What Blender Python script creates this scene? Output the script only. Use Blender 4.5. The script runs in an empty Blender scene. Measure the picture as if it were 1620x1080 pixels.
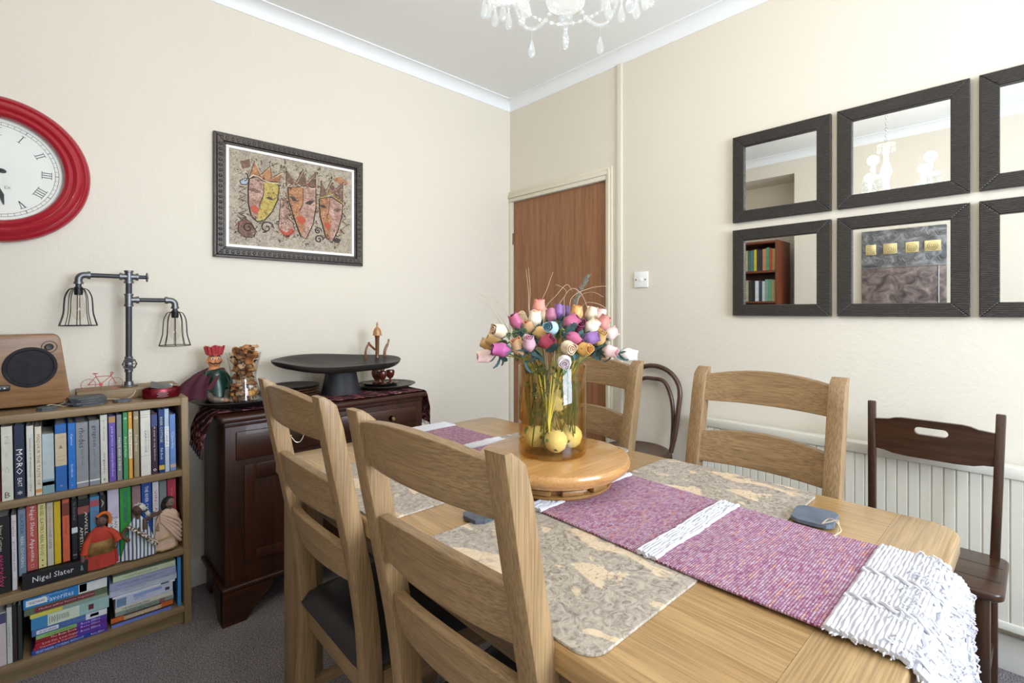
import bpy, bmesh, math, random
from mathutils import Vector, Matrix
PI = math.pi
rad = math.radians
random.seed(7)
S = bpy.context.scene
COL = S.collection

# ------------------------------------------------------------------ camera, world, daylight, exposure
cam_d = bpy.data.cameras.new('camera')
cam = bpy.data.objects.new('camera', cam_d)
COL.objects.link(cam)
cam.location = (0, 0, 1.212)
cam.rotation_euler = (rad(90), 0, rad(47 - 90))
cam_d.sensor_width = 36
cam_d.lens = 784.2 / 1620 * 36
cam_d.shift_y = -47.3 / 1620
cam_d.clip_start = 0.03
S.camera = cam
W = bpy.data.worlds.new('world')
S.world = W
W.use_nodes = True
W.node_tree.nodes['Background'].inputs[0].default_value = (0.62, 0.78, 1.0, 1)
W.node_tree.nodes['Background'].inputs[1].default_value = 2.5
S.view_settings.view_transform = 'Standard'
S.view_settings.look = 'None'
S.view_settings.gamma = 1
S.view_settings.use_curve_mapping = False
S.view_settings.exposure = 0.14


def area_light(name, loc, rot, sx, sy, power, col):
    d = bpy.data.lights.new(name, 'AREA')
    d.shape = 'RECTANGLE'
    d.size, d.size_y, d.energy, d.color = sx, sy, power, col
    o = bpy.data.objects.new(name, d)
    COL.objects.link(o)
    o.location, o.rotation_euler = loc, rot
    return o


# daylight falling through the two windows behind the camera (lamps stand outside the panes)
area_light('window_daylight', (1.1, -1.95, 1.6), (rad(90), 0, 0), 1.6, 1.35, 150, (0.79, 0.88, 1.0))
BULB_W = 3.2


# ------------------------------------------------------------------ colour and materials
def C(h):
    h = h.lstrip('#')
    v = [int(h[i:i + 2], 16) / 255 for i in (0, 2, 4)]
    return tuple((x / 12.92 if x <= 0.04045 else ((x + 0.055) / 1.055) ** 2.4) for x in v) + (1,)


MATS = {}


def newmat(name):
    m = bpy.data.materials.new(name)
    m.use_nodes = True
    nt = m.node_tree
    return m, nt, nt.nodes['Principled BSDF']


def N(nt, t, **kw):
    n = nt.nodes.new(t)
    for k, v in kw.items():
        if k in n.inputs:
            n.inputs[k].default_value = v
        else:
            setattr(n, k, v)
    return n


def coords(nt, scale=(1, 1, 1), rot=(0, 0, 0)):
    tc = N(nt, 'ShaderNodeTexCoord')
    mp = N(nt, 'ShaderNodeMapping')
    mp.inputs['Scale'].default_value = scale
    mp.inputs['Rotation'].default_value = rot
    nt.links.new(tc.outputs['Object'], mp.inputs['Vector'])
    return mp.outputs[0]


def ramp(nt, src, stops):
    r = N(nt, 'ShaderNodeValToRGB')
    e = r.color_ramp.elements
    e[0].position, e[0].color = stops[0]
    e[1].position, e[1].color = stops[-1]
    for p, c in stops[1:-1]:
        k = e.new(p)
        k.color = c
    nt.links.new(src, r.inputs[0])
    return r.outputs[0]


def noise(nt, vec, scale, detail=3, dist=0.0, rough=0.5):
    n = N(nt, 'ShaderNodeTexNoise', Scale=scale, Detail=detail, Distortion=dist, Roughness=rough)
    nt.links.new(vec, n.inputs['Vector'])
    return n.outputs[0]


def bump(nt, b, h, strength, dist=0.002):
    n = N(nt, 'ShaderNodeBump', Strength=strength, Distance=dist)
    nt.links.new(h, n.inputs['Height'])
    nt.links.new(n.outputs[0], b.inputs['Normal'])


def mixc(nt, fac, a, b, mode='MIX'):
    n = N(nt, 'ShaderNodeMix', data_type='RGBA', blend_type=mode)
    for sock, v in ((n.inputs[0], fac), (n.inputs[6], a), (n.inputs[7], b)):
        if isinstance(v, (int, float, tuple)):
            sock.default_value = v
        else:
            nt.links.new(v, sock)
    return n.outputs[2]


def plain(hexc, rough=0.5, metal=0.0, vary=0.0, coat=0.0, emit=0.0, spec=0.5):
    key = ('p', hexc, rough, metal, vary, coat, emit, spec)
    if key in MATS:
        return MATS[key]
    m, nt, b = newmat('colour_' + hexc.strip('#'))
    b.inputs['Base Color'].default_value = C(hexc)
    b.inputs['Roughness'].default_value = rough
    b.inputs['Metallic'].default_value = metal
    b.inputs['Coat Weight'].default_value = coat
    b.inputs['Specular IOR Level'].default_value = spec
    if emit:
        b.inputs['Emission Color'].default_value = C(hexc)
        b.inputs['Emission Strength'].default_value = emit
    if vary:
        f = noise(nt, coords(nt), 40, 4)
        c = C(hexc)
        d = tuple(x * (1 - vary) for x in c[:3]) + (1,)
        e = tuple(min(1, x * (1 + vary)) for x in c[:3]) + (1,)
        nt.links.new(ramp(nt, f, [(0.3, d), (0.7, e)]), b.inputs['Base Color'])
    MATS[key] = m
    return m


def wood(name, dark, light, ax=0, rough=0.45, coat=0.0, sc=1.0, fine=0.3, spec=0.5):
    key = ('w', name, ax)
    if key in MATS:
        return MATS[key]
    m, nt, b = newmat('%s_%s' % (name, 'xyz'[ax]))
    s1 = [17.0 * sc] * 3
    s1[ax] = 0.9 * sc
    s2 = [260.0 * sc] * 3
    s2[ax] = 7.0 * sc
    f1 = noise(nt, coords(nt, s1), 1.6, 5, .7, 0.6)
    f2 = noise(nt, coords(nt, s2), 1.5, 2)
    base = ramp(nt, f1, [(0.25, C(dark)), (0.5, tuple((a + c) / 2 for a, c in zip(C(dark), C(light)))), (0.75, C(light))])
    g = ramp(nt, f2, [(0.35, (1 - fine, 1 - fine, 1 - fine, 1)), (0.6, (1, 1, 1, 1))])
    nt.links.new(mixc(nt, 1.0, base, g, 'MULTIPLY'), b.inputs['Base Color'])
    b.inputs['Roughness'].default_value = rough
    b.inputs['Coat Weight'].default_value = coat
    b.inputs['Specular IOR Level'].default_value = spec
    bump(nt, b, f2, 0.12, 0.001)
    MATS[key] = m
    return m


def glass(name, tint, rough=0.02, ior=1.45, haze=None, edge=None):
    """thin glass: tinted see-through plus Fresnel reflection"""
    m = bpy.data.materials.new(name)
    m.use_nodes = True
    nt = m.node_tree
    nt.nodes.clear()
    out = N(nt, 'ShaderNodeOutputMaterial')
    tr = N(nt, 'ShaderNodeBsdfTransparent')
    tr.inputs[0].default_value = tint
    if edge:                 # coloured glass is deeper where the eye looks along the wall
        lw = N(nt, 'ShaderNodeLayerWeight', Blend=0.5)
        nt.links.new(ramp(nt, lw.outputs['Facing'], [(0.25, tint), (0.95, edge)]), tr.inputs[0])
    gl = N(nt, 'ShaderNodeBsdfGlossy')
    gl.inputs['Roughness'].default_value = rough
    fr = N(nt, 'ShaderNodeFresnel', IOR=ior)
    ge = N(nt, 'ShaderNodeNewGeometry')
    mr = N(nt, 'ShaderNodeMapRange')
    mr.inputs['To Min'].default_value = ior
    mr.inputs['To Max'].default_value = 1 / ior
    nt.links.new(ge.outputs['Backfacing'], mr.inputs['Value'])
    nt.links.new(mr.outputs[0], fr.inputs['IOR'])
    mx = N(nt, 'ShaderNodeMixShader')
    first = tr
    if haze:
        df = N(nt, 'ShaderNodeBsdfDiffuse')
        df.inputs[0].default_value = haze[0]
        tl = N(nt, 'ShaderNodeBsdfTranslucent')
        tl.inputs[0].default_value = haze[0]
        ad = N(nt, 'ShaderNodeMixShader', Fac=0.5)
        nt.links.new(df.outputs[0], ad.inputs[1])
        nt.links.new(tl.outputs[0], ad.inputs[2])
        hz = N(nt, 'ShaderNodeMixShader', Fac=haze[1])
        nt.links.new(tr.outputs[0], hz.inputs[1])
        nt.links.new(ad.outputs[0], hz.inputs[2])
        first = hz
    nt.links.new(fr.outputs[0], mx.inputs[0])
    nt.links.new(first.outputs[0], mx.inputs[1])
    nt.links.new(gl.outputs[0], mx.inputs[2])
    nt.links.new(mx.outputs[0], out.inputs[0])
    return m


def wall_paint(name, hexc, strength=0.25, rough=0.7):
    m, nt, b = newmat(name)
    v = coords(nt)
    f = noise(nt, v, 55, 4, 0.6)
    b.inputs['Base Color'].default_value = C(hexc)
    b.inputs['Roughness'].default_value = rough
    b.inputs['Specular IOR Level'].default_value = 0.3
    bump(nt, b, f, strength, 0.004)
    return m


# ------------------------------------------------------------------ mesh building
class MB:
    def __init__(s):
        s.bm = bmesh.new()
        s.mi = 0

    def _add(s, t, T=None):
        if T is not None:
            t.transform(T)
        for f in t.faces:
            f.material_index = s.mi
        me = bpy.data.meshes.new('t')
        t.to_mesh(me)
        t.free()
        s.bm.from_mesh(me)
        bpy.data.meshes.remove(me)
        return s

    def m(s, i):
        s.mi = i
        return s

    def box(s, x0, x1, y0, y1, z0, z1, r=0.0, seg=2, T=None):
        t = bmesh.new()
        bmesh.ops.create_cube(t, size=1)
        for v in t.verts:
            v.co = ((x0 + x1) / 2 + v.co.x * (x1 - x0), (y0 + y1) / 2 + v.co.y * (y1 - y0), (z0 + z1) / 2 + v.co.z * (z1 - z0))
        if r > 0:
            bmesh.ops.bevel(t, geom=t.edges[:], offset=r, segments=seg, profile=0.5, affect='EDGES')
        return s._add(t, T)

    def prism(s, poly, h0, h1, T=None, r=0.0, seg=2, sharp=None):
        """polygon in local xy extruded from z=h0 to h1"""
        t = bmesh.new()
        a = [t.verts.new((x, y, h0)) for x, y in poly]
        b = [t.verts.new((x, y, h1)) for x, y in poly]
        n = len(poly)
        t.faces.new(a[::-1])
        t.faces.new(b)
        for i in range(n):
            t.faces.new((a[i], a[(i + 1) % n], b[(i + 1) % n], b[i]))
        bmesh.ops.recalc_face_normals(t, faces=t.faces[:])
        if r > 0:
            es = [e for e in t.edges if abs(e.verts[0].co.z - e.verts[1].co.z) < 1e-6 and not (sharp and sharp((e.verts[0].co + e.verts[1].co) / 2))]
            bmesh.ops.bevel(t, geom=es, offset=r, segments=seg, profile=0.5, affect='EDGES')
        return s._add(t, T)

    def lathe(s, prof, n=32, T=None, sx=1.0, sy=1.0, close=False):
        t = bmesh.new()
        rings = []
        for r, z in prof:
            if r < 1e-6:
                rings.append([t.verts.new((0, 0, z))])
            else:
                rings.append([t.verts.new((sx * r * math.cos(2 * PI * i / n), sy * r * math.sin(2 * PI * i / n), z)) for i in range(n)])
        if close:
            rings.append(rings[0])
        for A, B in zip(rings, rings[1:]):
            for i in range(n):
                j = (i + 1) % n
                if len(A) == 1 and len(B) == 1:
                    continue
                if len(A) == 1:
                    t.faces.new((A[0], B[j], B[i]))
                elif len(B) == 1:
                    t.faces.new((A[i], A[j], B[0]))
                else:
                    t.faces.new((A[i], A[j], B[j], B[i]))
        bmesh.ops.recalc_face_normals(t, faces=t.faces[:])
        return s._add(t, T)

    def ball(s, c, r, u=16, v=10, T=None):
        if not isinstance(r, (tuple, list)):
            r = (r, r, r)
        t = bmesh.new()
        bmesh.ops.create_uvsphere(t, u_segments=u, v_segments=v, radius=1)
        t.transform(Matrix.Translation(c) @ Matrix.Diagonal((r[0], r[1], r[2], 1)))
        return s._add(t, T)

    def tube(s, pts, r, n=8, closed=False, T=None, flat=None):
        P = [Vector(p) for p in pts]
        k = len(P)
        R = r if isinstance(r, (list, tuple)) else [r] * k
        t = bmesh.new()
        rings = []
        ref = None
        for i in range(k):
            a = P[(i - 1) % k] if (closed or i > 0) else P[i]
            b = P[(i + 1) % k] if (closed or i < k - 1) else P[i]
            d = (b - a).normalized()
            if ref is None:
                ref = Vector((0, 0, 1)) if abs(d.z) < 0.9 else Vector((1, 0, 0))
            u = ref - d * ref.dot(d)
            if u.length < 1e-6:
                u = d.orthogonal()
            u.normalize()
            ref = u
            w = d.cross(u)
            fu, fw = (1, 1) if flat is None else flat
            rings.append([t.verts.new(P[i] + u * (R[i] * fu * math.cos(2 * PI * j / n)) + w * (R[i] * fw * math.sin(2 * PI * j / n))) for j in range(n)])
        m = k if closed else k - 1
        for i in range(m):
            A, B = rings[i], rings[(i + 1) % k]
            for j in range(n):
                t.faces.new((A[j], A[(j + 1) % n], B[(j + 1) % n], B[j]))
        if not closed:
            t.faces.new(rings[0][::-1])
            t.faces.new(rings[-1])
        bmesh.ops.recalc_face_normals(t, faces=t.faces[:])
        return s._add(t, T)

    def grid(s, fn, nu, nv, thick=0.0, T=None, wrap=False):
        t = bmesh.new()
        V = [[t.verts.new(fn(i / nu, j / nv)) for j in range(nv + 1)] for i in range(nu if wrap else nu + 1)]
        for i in range(nu):
            i2 = (i + 1) % nu if wrap else i + 1
            for j in range(nv):
                t.faces.new((V[i][j], V[i2][j], V[i2][j + 1], V[i][j + 1]))
        bmesh.ops.recalc_face_normals(t, faces=t.faces[:])
        if thick:
            bmesh.ops.solidify(t, geom=t.faces[:], thickness=thick)
        return s._add(t, T)

    def text(s, txt, T, h=None, w=None, depth=0.0):
        """lettering centred on T's origin in its xy plane; h = letter height, w = squeeze to that width"""
        cu = bpy.data.curves.new('t', 'FONT')
        cu.body = txt
        cu.resolution_u = 1
        cu.extrude = depth
        ob = bpy.data.objects.new('t', cu)
        me = bpy.data.meshes.new_from_object(ob)
        bpy.data.objects.remove(ob)
        bpy.data.curves.remove(cu)
        xs = [v.co.x for v in me.vertices]
        ys = [v.co.y for v in me.vertices]
        if not xs:
            return s
        bw = max(xs) - min(xs)
        bh = max(ys) - min(ys)
        k = h / bh if h else w / bw
        kx = w / bw if w else k
        t = bmesh.new()
        t.from_mesh(me)
        bpy.data.meshes.remove(me)
        cx, cy = (max(xs) + min(xs)) / 2, (max(ys) + min(ys)) / 2
        for v in t.verts:
            v.co = ((v.co.x - cx) * kx, (v.co.y - cy) * k, v.co.z)
        return s._add(t, T)

    def shear(s, fn):
        for v in s.bm.verts:
            v.co = fn(v.co)
        return s

    def obj(s, name, mats, parent=None, smooth=True, angle=38):
        me = bpy.data.meshes.new(name)
        s.bm.to_mesh(me)
        s.bm.free()
        for mt in (mats if isinstance(mats, (list, tuple)) else [mats]):
            me.materials.append(mt)
        if smooth:
            for p in me.polygons:
                p.use_smooth = True
            me.set_sharp_from_angle(angle=rad(angle))
        o = bpy.data.objects.new(name, me)
        COL.objects.link(o)
        if parent:
            o.parent = parent
        return o


def tag(o, label=None, cat=None, group=None, kind=None):
    if label:
        o['label'] = label
    if cat:
        o['category'] = cat
    if group:
        o['group'] = group
    if kind:
        o['kind'] = kind
    return o


def thing(name, label, cat, loc=(0, 0, 0), rz=0.0, group=None):
    o = bpy.data.objects.new(name, None)
    o.empty_display_size = 0.05
    COL.objects.link(o)
    o.location = loc
    o.rotation_euler = (0, 0, rz)
    return tag(o, label, cat, group)


def struct(name, mb, m, parent=None, **kw):
    o = mb.obj(name, m, parent, **kw)
    if not parent:
        o['kind'] = 'structure'
    return o


def copy_tree(o, parent=None):
    c = o.copy()
    COL.objects.link(c)
    c.parent = parent
    for ch in list(o.children):
        copy_tree(ch, c)
    return c


def TM(loc=(0, 0, 0), x=(1, 0, 0), y=(0, 1, 0)):
    x, y = Vector(x).normalized(), Vector(y).normalized()
    z = x.cross(y)
    M = Matrix((x, y, z)).transposed().to_4x4()
    M.translation = Vector(loc)
    return M


def axis_T(loc, d):
    """local +z along d"""
    q = Vector(d).to_track_quat('Z', 'Y').to_matrix().to_4x4()
    q.translation = Vector(loc)
    return q


def smooth_path(pts, k=6):
    P = [Vector(p) for p in pts]
    out = []
    for i in range(len(P) - 1):
        p0 = P[max(i - 1, 0)]
        p1, p2 = P[i], P[i + 1]
        p3 = P[min(i + 2, len(P) - 1)]
        for j in range(k):
            t = j / k
            out.append(0.5 * ((2 * p1) + (p2 - p0) * t + (2 * p0 - 5 * p1 + 4 * p2 - p3) * t * t + (3 * p1 - p0 - 3 * p2 + p3) * t ** 3))
    out.append(P[-1])
    return out


FRONT_Y = lambda x, y, z: TM((x, y, z), (1, 0, 0), (0, 0, 1))          # lettering seen from -y, upright
SPINE_Y = lambda x, y, z: TM((x, y, z), (0, 0, -1), (1, 0, 0))         # lettering seen from -y, reading downwards

# ------------------------------------------------------------------ shared materials
CREAM = wall_paint('wall_cream', '#e1d9c9')
WHITE = wall_paint('ceiling_white', '#f2f3f1', 0.12)
TRIM = plain('#dddbd2', 0.35)
COVE = plain('#f0f2f2', 0.5)
OAK = [wood('oak', '#8c6f4d', '#a98a62', a, 0.42, 0.0, 1.0, 0.36) for a in range(3)]
OAKF = wood('oak_waxed', '#a37d4d', '#bd9a69', 1, 0.3, 0.15, 0.8, 0.32)
OAKFX = wood('oak_waxed_end', '#9f7c50', '#bb9b6d', 0, 0.3, 0.15, 0.8, 0.34)
MAHOG = [wood('mahogany', '#26140c', '#4e2918', a, 0.38, 0.06, 0.9, 0.25, 0.35) for a in range(3)]
DARKW = [wood('dark_pine', '#2a180f', '#523421', a, 0.3, 0.15, 1.2, 0.4) for a in range(3)]
BENT = wood('bentwood', '#3a2619', '#5d4230', 2, 0.35, 0.1, 1.0, 0.2)
SHELFW = [wood('shelf_oak', '#846c4c', '#9d835e', a, 0.5, 0.0, 1.0, 0.22) for a in range(3)]
BLACKW = wood('blackened_wood', '#1b1917', '#383430', 0, 0.42, 0.0, 2.0, 0.3)
CHROME = plain('#c9c9c9', 0.2, 1.0)
STEEL = plain('#8b8d8e', 0.35, 1.0)
SLATE = plain('#55585c', 0.6, 0, 0.25)
STRING = plain('#cfc3a8', 0.9)
SKIN_BROWN = plain('#7a5645', 0.7)


def carpet_mat():
    m, nt, b = newmat('carpet')
    v = coords(nt)
    f = noise(nt, v, 260, 3, 0.3, 0.7)
    g = noise(nt, v, 6, 3)
    c = ramp(nt, f, [(0.36, C('#5a5557')), (0.5, C('#9c9496')), (0.66, C('#e0d8d8'))])
    h = ramp(nt, g, [(0.3, (0.85, 0.85, 0.85, 1)), (0.7, (1, 1, 1, 1))])
    nt.links.new(mixc(nt, 1.0, c, h, 'MULTIPLY'), b.inputs['Base Color'])
    b.inputs['Roughness'].default_value = 0.95
    b.inputs['Specular IOR Level'].default_value = 0.1
    bump(nt, b, f, 0.9, 0.01)
    return m


# ------------------------------------------------------------------ the room
XR, YL, XB, YN, CE = 2.375, 2.567, -0.30, -1.75, 2.679
struct('floor', MB().box(-0.75, 2.5, -1.9, 2.7, -0.06, 0), carpet_mat(), smooth=False)
struct('ceiling', MB().box(-0.75, 2.5, -1.9, 2.7, CE, CE + 0.08), WHITE, smooth=False)
struct('wall_left', MB().box(-0.75, 2.5, YL, YL + 0.1, 0, CE), CREAM, smooth=False)
struct('wall_right', MB().box(XR, XR + 0.1, -1.9, 1.732, 0, CE).box(XR, XR + 0.1, 1.732, 2.54, 1.978, CE).box(XR, XR + 0.1, 2.54, YL, 0, CE), CREAM, smooth=False)
struct('wall_back', MB().box(-0.45, XB, -1.9, 1.57, 0, CE).box(-0.75, -0.65, 1.57, YL, 0, CE).box(-0.65, -0.45, 1.47, 1.57, 0, CE).box(-0.65, XB, 1.57, YL, 2.49, CE), CREAM, smooth=False)
wx0, wx1, wz0, wz1 = 0.3, 1.9, 0.95, 2.2
struct('wall_front', MB().box(XB, wx0, YN - 0.1, YN, 0, CE).box(wx1, XR, YN - 0.1, YN, 0, CE).box(wx0, wx1, YN - 0.1, YN, 0, wz0).box(wx0, wx1, YN - 0.1, YN, wz1, CE), CREAM, smooth=False)
w = struct('window_1', MB().box(wx0, wx0 + .06, YN - .08, YN - .02, wz0, wz1).box(wx1 - .06, wx1, YN - .08, YN - .02, wz0, wz1).box(wx0 + .06, wx1 - .06, YN - .08, YN - .02, wz0, wz0 + .06)
           .box(wx0 + .06, wx1 - .06, YN - .08, YN - .02, wz1 - .06, wz1).box(1.07, 1.13, YN - .08, YN - .02, wz0 + .06, wz1 - .06), TRIM, smooth=False)
MB().box(wx0 + .05, wx1 - .05, YN - .055, YN - .05, wz0 + .05, wz1 - .05).obj('pane', glass('window_glass', (0.97, 0.98, 0.99, 1)), w)
MB().box(wx0 - .05, wx1 + .05, YN - .02, YN + .12, wz0 - .03, wz0, .008).obj('sill', TRIM, w)


def cove(n, p0, p1, nrm):
    d = 0.063
    prof = [(0, 0), (.004, 0), (.006, .006)] + [(.006 + (d - .012) * (1 - math.cos(a)), .006 + (d - .012) * math.sin(a)) for a in [rad(t) for t in (15, 30, 45, 60, 75, 90)]] + [(d - .004, d - .006), (d, d - .006), (d, d), (0, d)]
    nx, ny = nrm
    mb = MB()
    t = bmesh.new()
    rings = []
    for (x, y), k in ((p0, 1), (p1, -1)):
        rings.append([t.verts.new((x + nx * a, y + ny * a, CE - d + b)) for a, b in prof])
    k = len(prof)
    for i in range(k):
        t.faces.new((rings[0][i], rings[0][(i + 1) % k], rings[1][(i + 1) % k], rings[1][i]))
    t.faces.new(rings[0])
    t.faces.new(rings[1][::-1])
    bmesh.ops.recalc_face_normals(t, faces=t.faces[:])
    mb._add(t)
    struct('trim_%d' % n, mb, COVE, angle=30)


cove(1, (XB, YL), (XR, YL), (0, -1))
cove(2, (XR, YL), (XR, YN), (-1, 0))
cove(3, (XB, YN), (XB, YL), (1, 0))
cove(4, (XR, YN), (XB, YN), (0, 1))
# door, its architrave, and the boxed strip beside it
SAP = wood('sapele', '#7f5032', '#ae774c', 2, 0.35, 0.1, 1.6, 0.3)
dr = struct('door_1', MB().box(XR + .008, XR + .048, 1.735, 2.537, 0.004, 1.975), SAP, smooth=False)
for z in (0.25, 1.72):
    MB().tube([(XR + .004, 2.539, z - .04), (XR + .004, 2.539, z + .04)], .006, 8).obj('hinge', plain('#6d5a3a', .4, .8), dr)
mb = MB()
for a, b, t in ((0, .014, .016), (.014, .028, .024), (.028, .044, .017)):
    mb.box(XR - t, XR, 1.734 - .044 + a, 1.734 - .044 + b, 0, 2.05 - a, .003)
    mb.box(XR - t, XR, 1.734 - .044 + b, YL, 2.05 - (b * 1.64), 2.05 - a * 1.64, .003)
mb.box(XR - .014, XR, 2.54, YL, 0, 1.978, .003)
struct('trim_5', mb, plain('#dcd4c0', .4))
struct('trim_6', MB().box(XR - .012, XR, 1.627, 1.66, 0, CE - .06, .002), CREAM)
mb = MB()
mb.box(XB, XR, YL - .014, YL, 0, .12, .004).box(XB, XR, YL - .018, YL, 0, .095, .004)
struct('baseboard_left', mb, TRIM)
struct('baseboard_right', MB().box(XR - .016, XR, YN, 1.627, 0, .12, .004), TRIM)
struct('baseboard_back', MB().box(XB, XB + .016, YN, 1.57, 0, .12, .004), TRIM)
struct('baseboard_front', MB().box(XB, XR, YN, YN + .016, 0, .12, .004), TRIM)

# ------------------------------------------------------------------ radiator on the right wall
RADM = plain('#dad6c8', 0.35)
t = thing('radiator', 'long white ribbed panel radiator low on the right wall behind the chairs', 'radiator', (2.3, 0.4, 0))
ys0, ys1 = -0.75, 0.76
prof = []
y = ys0
while y < ys1 - .033:
    prof += [(y, 0), (y + .026, 0), (y + .0285, .004), (y + .031, .004)]
    y += .033
mb = MB()
pts = [(p[1], p[0]) for p in prof]
poly = pts + [(.03, prof[-1][0]), (.03, prof[0][0])]
mb.prism(poly, .19, .675)
mb.obj('ribbed_panel', RADM, t, smooth=False)
MB().box(-.008, .05, ys0, ys1, .664, .704, .006).obj('top_rail', RADM, t)
MB().box(-.006, .03, ys0, ys1, .165, .192, .005).obj('bottom_rail', RADM, t)
mb = MB()
for yy in (-.6, .6):
    mb.box(.03, .075, yy - .015, yy + .015, .2, .65)
mb.obj('wall_bracket', RADM, t, smooth=False)
MB().tube([(.02, ys1 - .03, .17), (.02, ys1 - .03, .1), (.02, ys1 + .0, .02), (.02, ys1 + .0, .0)], .008, 8).obj('pipe', TRIM, t)

# ------------------------------------------------------------------ light switch
t = thing('light_switch', 'small white square light switch on the wall right of the door', 'switch', (XR, 1.504, 1.387))
MB().box(-.009, 0, -.043, .043, -.043, .043, .003).obj('plate', plain('#f3f3f0', .3), t)
MB().box(-.013, -.008, -.011, .011, -.009, .009, .002).obj('rocker', plain('#f8f8f6', .25), t)
for yy in (-.03, .03):
    MB().lathe([(0, .003), (.0035, .003), (.004, 0)], 12, axis_T((-.009, yy, 0), (-1, 0, 0))).obj('screw', STEEL, t)


# ------------------------------------------------------------------ six mirrors
def mirror_frame_mat():
    m, nt, b = newmat('mirror_frame_wood')
    v = coords(nt)
    wv = N(nt, 'ShaderNodeTexWave', Scale=52.0, Distortion=1.2, Detail=2.0)
    wv.bands_direction = 'Z'
    nt.links.new(v, wv.inputs['Vector'])
    f = noise(nt, coords(nt, (1, 6, 60)), 12, 3)
    c = ramp(nt, f, [(0.3, C('#26221f')), (0.7, C('#453f39'))])
    g = ramp(nt, wv.outputs[1], [(0.1, (0.6, 0.6, 0.6, 1)), (0.5, (1, 1, 1, 1))])
    nt.links.new(mixc(nt, 1.0, c, g, 'MULTIPLY'), b.inputs['Base Color'])
    b.inputs['Roughness'].default_value = 0.38
    bump(nt, b, wv.outputs[1], 0.6, 0.003)
    return m


MFR = mirror_frame_mat()
MGL, nt, b = newmat('mirror_silver')
b.inputs['Base Color'].default_value = (0.80, 0.82, 0.82, 1)
b.inputs['Metallic'].default_value = 1
b.inputs['Roughness'].default_value = 0.0
proto = None
for cz, row in ((1.829, 'upper'), (1.393, 'lower')):
    for cy, wh in ((.799, 'nearest the light switch'), (.376, 'in the middle of its row'), (-.048, 'cut off by the photo edge')):
        lab = 'square mirror in a dark ribbed wooden frame, %s row, %s' % (row, wh)
        if proto is None:
            proto = thing('wall_mirror', lab, 'mirror', (XR, cy, cz), 0, 'dark framed square mirrors on the right wall')
            mb = MB()
            o, i = .2, .149
            for P4 in ([(-o, -o), (o, -o), (i, -i), (-i, -i)], [(o, -o), (o, o), (i, i), (i, -i)], [(o, o), (-o, o), (-i, i), (i, i)], [(-o, o), (-o, -o), (-i, -i), (-i, i)]):
                mb.prism(P4, -.024, 0, TM((0, 0, 0), (0, 1, 0), (0, 0, 1)), .0025, 1)
            mb.obj('frame', MFR, proto, smooth=False)
            MB().box(-.010, -.002, -.152, .152, -.152, .152).obj('mirror_glass', MGL, proto, smooth=False)
        else:
            c = copy_tree(proto)
            c.location = (XR, cy, cz)
            c['label'] = lab

# ------------------------------------------------------------------ painting of three masks
def canvas_mat(name, a, b_, c):
    m, nt, b = newmat(name)
    v = coords(nt)
    f = noise(nt, v, 34, 8, .6, 0.75)
    g = noise(nt, v, 190, 3, .5)
    sp = ramp(nt, g, [(.36, (.45, .38, .33, 1)), (.46, (1, 1, 1, 1)), (.6, (1, 1, 1, 1)), (.7, (1.25, 1.22, 1.15, 1))])
    nt.links.new(mixc(nt, 1.0, ramp(nt, f, [(0.32, C(a)), (0.5, C(b_)), (0.68, C(c))]), sp, 'MULTIPLY'), b.inputs['Base Color'])
    b.inputs['Roughness'].default_value = 0.6
    bump(nt, b, f, 0.5, 0.004)
    return m


PX, PZ = 0.898, 1.744
t = thing('framed_painting', 'framed painting of three crowned masks on the left wall', 'painting', (PX, YL, PZ))
FR = wood('carved_frame', '#2b2420', '#5a4d42', 0, 0.45, 0, 3, 0.5)
mb = MB()
hx, hz = .3585, .2835
for a, b_, d in ((0, .012, .022), (.012, .038, .03), (.038, .05, .02)):
    for P4 in ([(-hx + a, -hz + a), (hx - a, -hz + a), (hx - b_, -hz + b_), (-hx + b_, -hz + b_)], [(hx - a, -hz + a), (hx - a, hz - a), (hx - b_, hz - b_), (hx - b_, -hz + b_)],
               [(hx - a, hz - a), (-hx + a, hz - a), (-hx + b_, hz - b_), (hx - b_, hz - b_)], [(-hx + a, hz - a), (-hx + a, -hz + a), (-hx + b_, -hz + b_), (-hx + b_, hz - b_)]):
        mb.prism(P4, 0, d, TM((0, 0, 0), (1, 0, 0), (0, 0, 1)), .002, 1)
# carved leaves along the band
k = 0
for sgn in (-1, 1):
    n = 30
    for i in range(n):
        x = -hx + .03 + (2 * hx - .06) * i / (n - 1)
        mb.ball((x, -.03, sgn * (hz - .025)), (.007, .004, .009), 8, 6)
    n = 22
    for i in range(1, n - 1):
        z = -hz + .03 + (2 * hz - .06) * i / (n - 1)
        mb.ball((sgn * (hx - .025), -.03, z), (.009, .004, .007), 8, 6)
mb.obj('frame', FR, t)
mb = MB()
for x0, x1, z0, z1 in ((-.31, .31, .221, .235), (-.31, .31, -.235, -.221), (-.31, -.296, -.221, .221), (.296, .31, -.221, .221)):
    mb.box(x0, x1, -.018, 0, z0, z1, .002)
mb.obj('white_slip', plain('#f3f1ec', .5), t)
pm = [canvas_mat('canvas_ground', '#8d8274', '#ab9f8c', '#bfb5a0'), canvas_mat('paint_yellow', '#8a6f35', '#b7a04a', '#c9bb7a'), canvas_mat('paint_orange', '#7d5034', '#b07a4e', '#c99a70'),
      canvas_mat('paint_pink', '#7c5a4c', '#b08a7a', '#d2b4a6'), plain('#3a2a22', .6), plain('#b5492f', .6), canvas_mat('paint_brown', '#4a352a', '#745444', '#947666'), plain('#9aa6b4', .6, 0, .2), plain('#e6d6b8', .6)]
mb = MB()
mb.m(0).box(-.297, .297, -.012, -.002, -.222, .222)
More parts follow.
